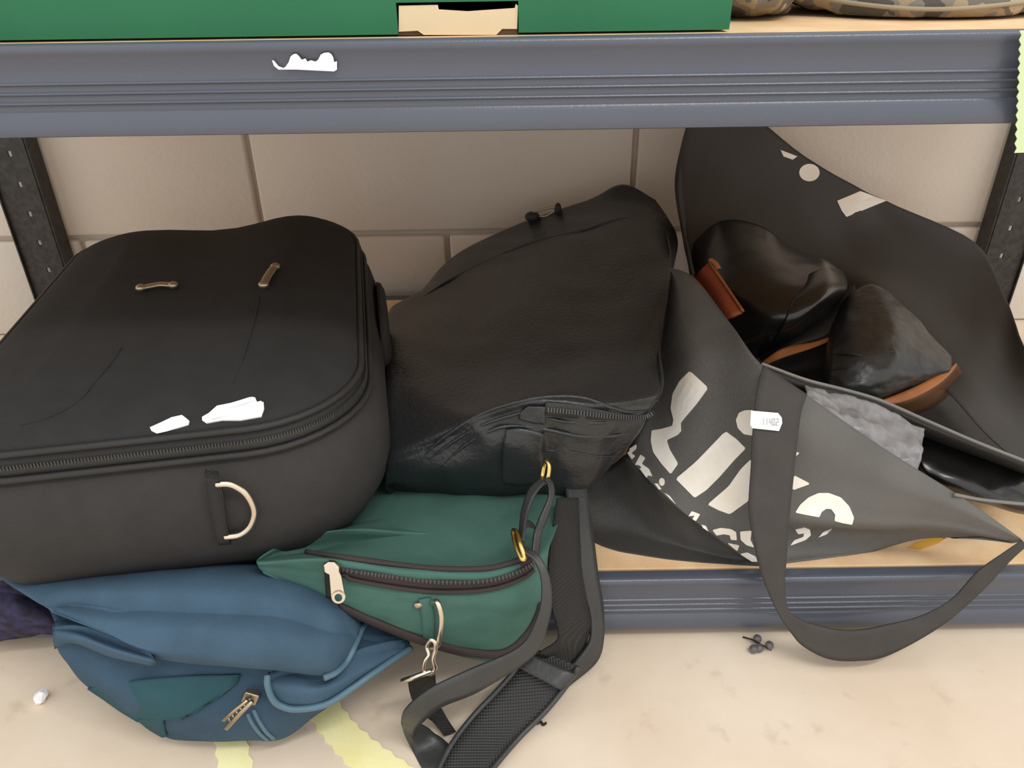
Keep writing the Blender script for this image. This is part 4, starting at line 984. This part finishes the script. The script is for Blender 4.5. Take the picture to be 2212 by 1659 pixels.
strip('paper_strip', 'short pale yellow pinked strip poking out below the blue holdall', [(462, 1560), (465, 1610), (472, 1660), (480, 1700)], [(528, 1560), (535, 1610), (548, 1660), (556, 1700)])
# crumpled paper scrap
p = PZ(90, 1505, .004); mb = MB(); bm = bmesh.new(); bmesh.ops.create_icosphere(bm, subdivisions=2, radius=1)
for v_ in bm.verts:
    k = 1 + .45 * noise.noise(v_.co * 2.1); v_.co = Vector((v_.co.x * .0042 * k, v_.co.y * .006 * k, v_.co.z * .0042 * k))
mb.add([np.array(v_.co) + p + np.array([0, 0, .0008]) for v_ in bm.verts], [tuple(q.index for q in f.verts) for f in bm.faces]); bm.free()
tag(link('paper_scrap', mb, M['paper'], smooth=False), 'crumpled white paper scrap on the floor by the blue holdall', 'scrap')
# beads on wire
t = thing('bead_cluster', 'tiny cluster of smoky beads on dark wire on the floor before the shelf', 'bead', PZ(1640, 1395, 0))
for u, v in ((1636, 1380), (1640, 1400), (1662, 1394), (1628, 1402)): link('bead', MB().ball(PZ(u, v, .0036), .0034), M['glass'], t)
link('wire', MB().tube(spline([PZ(1605, 1376, .001), PZ(1625, 1382, .004), PZ(1640, 1390, .005), PZ(1655, 1398, .004), PZ(1666, 1404, .001)], 5), .0006, 6), M['dark'], t)
def lint(u, v, r, lab, sx):
    p = PZ(u, v, .001); mb = MB(); rings = []
    tag(link('lint', MB().tube(spline([p + np.array([-r * sx, 0, 0]), p + np.array([-r * .3, r * .6, .0006]), p + np.array([r * .4, -r * .3, .0004]), p + np.array([r * sx, r * .3, 0])], 5), [.0006] * 16 if False else .0009, 6), M['dark']), lab, 'lint')
lint(1170, 1564, .0026, 'dark lint speck on the floor right of the shoulder pad', 1.2)
# scrap of yellow and purple card under the tote
p = [(1962, 1182), (2000, 1165), (2045, 1150), (2062, 1150), (2030, 1172), (1990, 1186)]
fz = lambda h: (lambda u, v: (PZ(u, v, Z_LO + h), np.array([0, 0, 1.0])))
t = thing('card_scrap', 'yellow and purple card scrap peeping out under the tote', 'scrap', PZ(2000, 1170, Z_LO))
link('card', px_poly(MB(), p, fz(.001), .0006), mat('golden_card', (222, 168, 66), .6, .3), t, smooth=False)
link('print', px_poly(MB(), [(2028, 1158), (2046, 1152), (2060, 1151), (2040, 1164)], fz(.0017), .0003), mat('purple_print', (110, 84, 130), .6, .3), t, smooth=False)
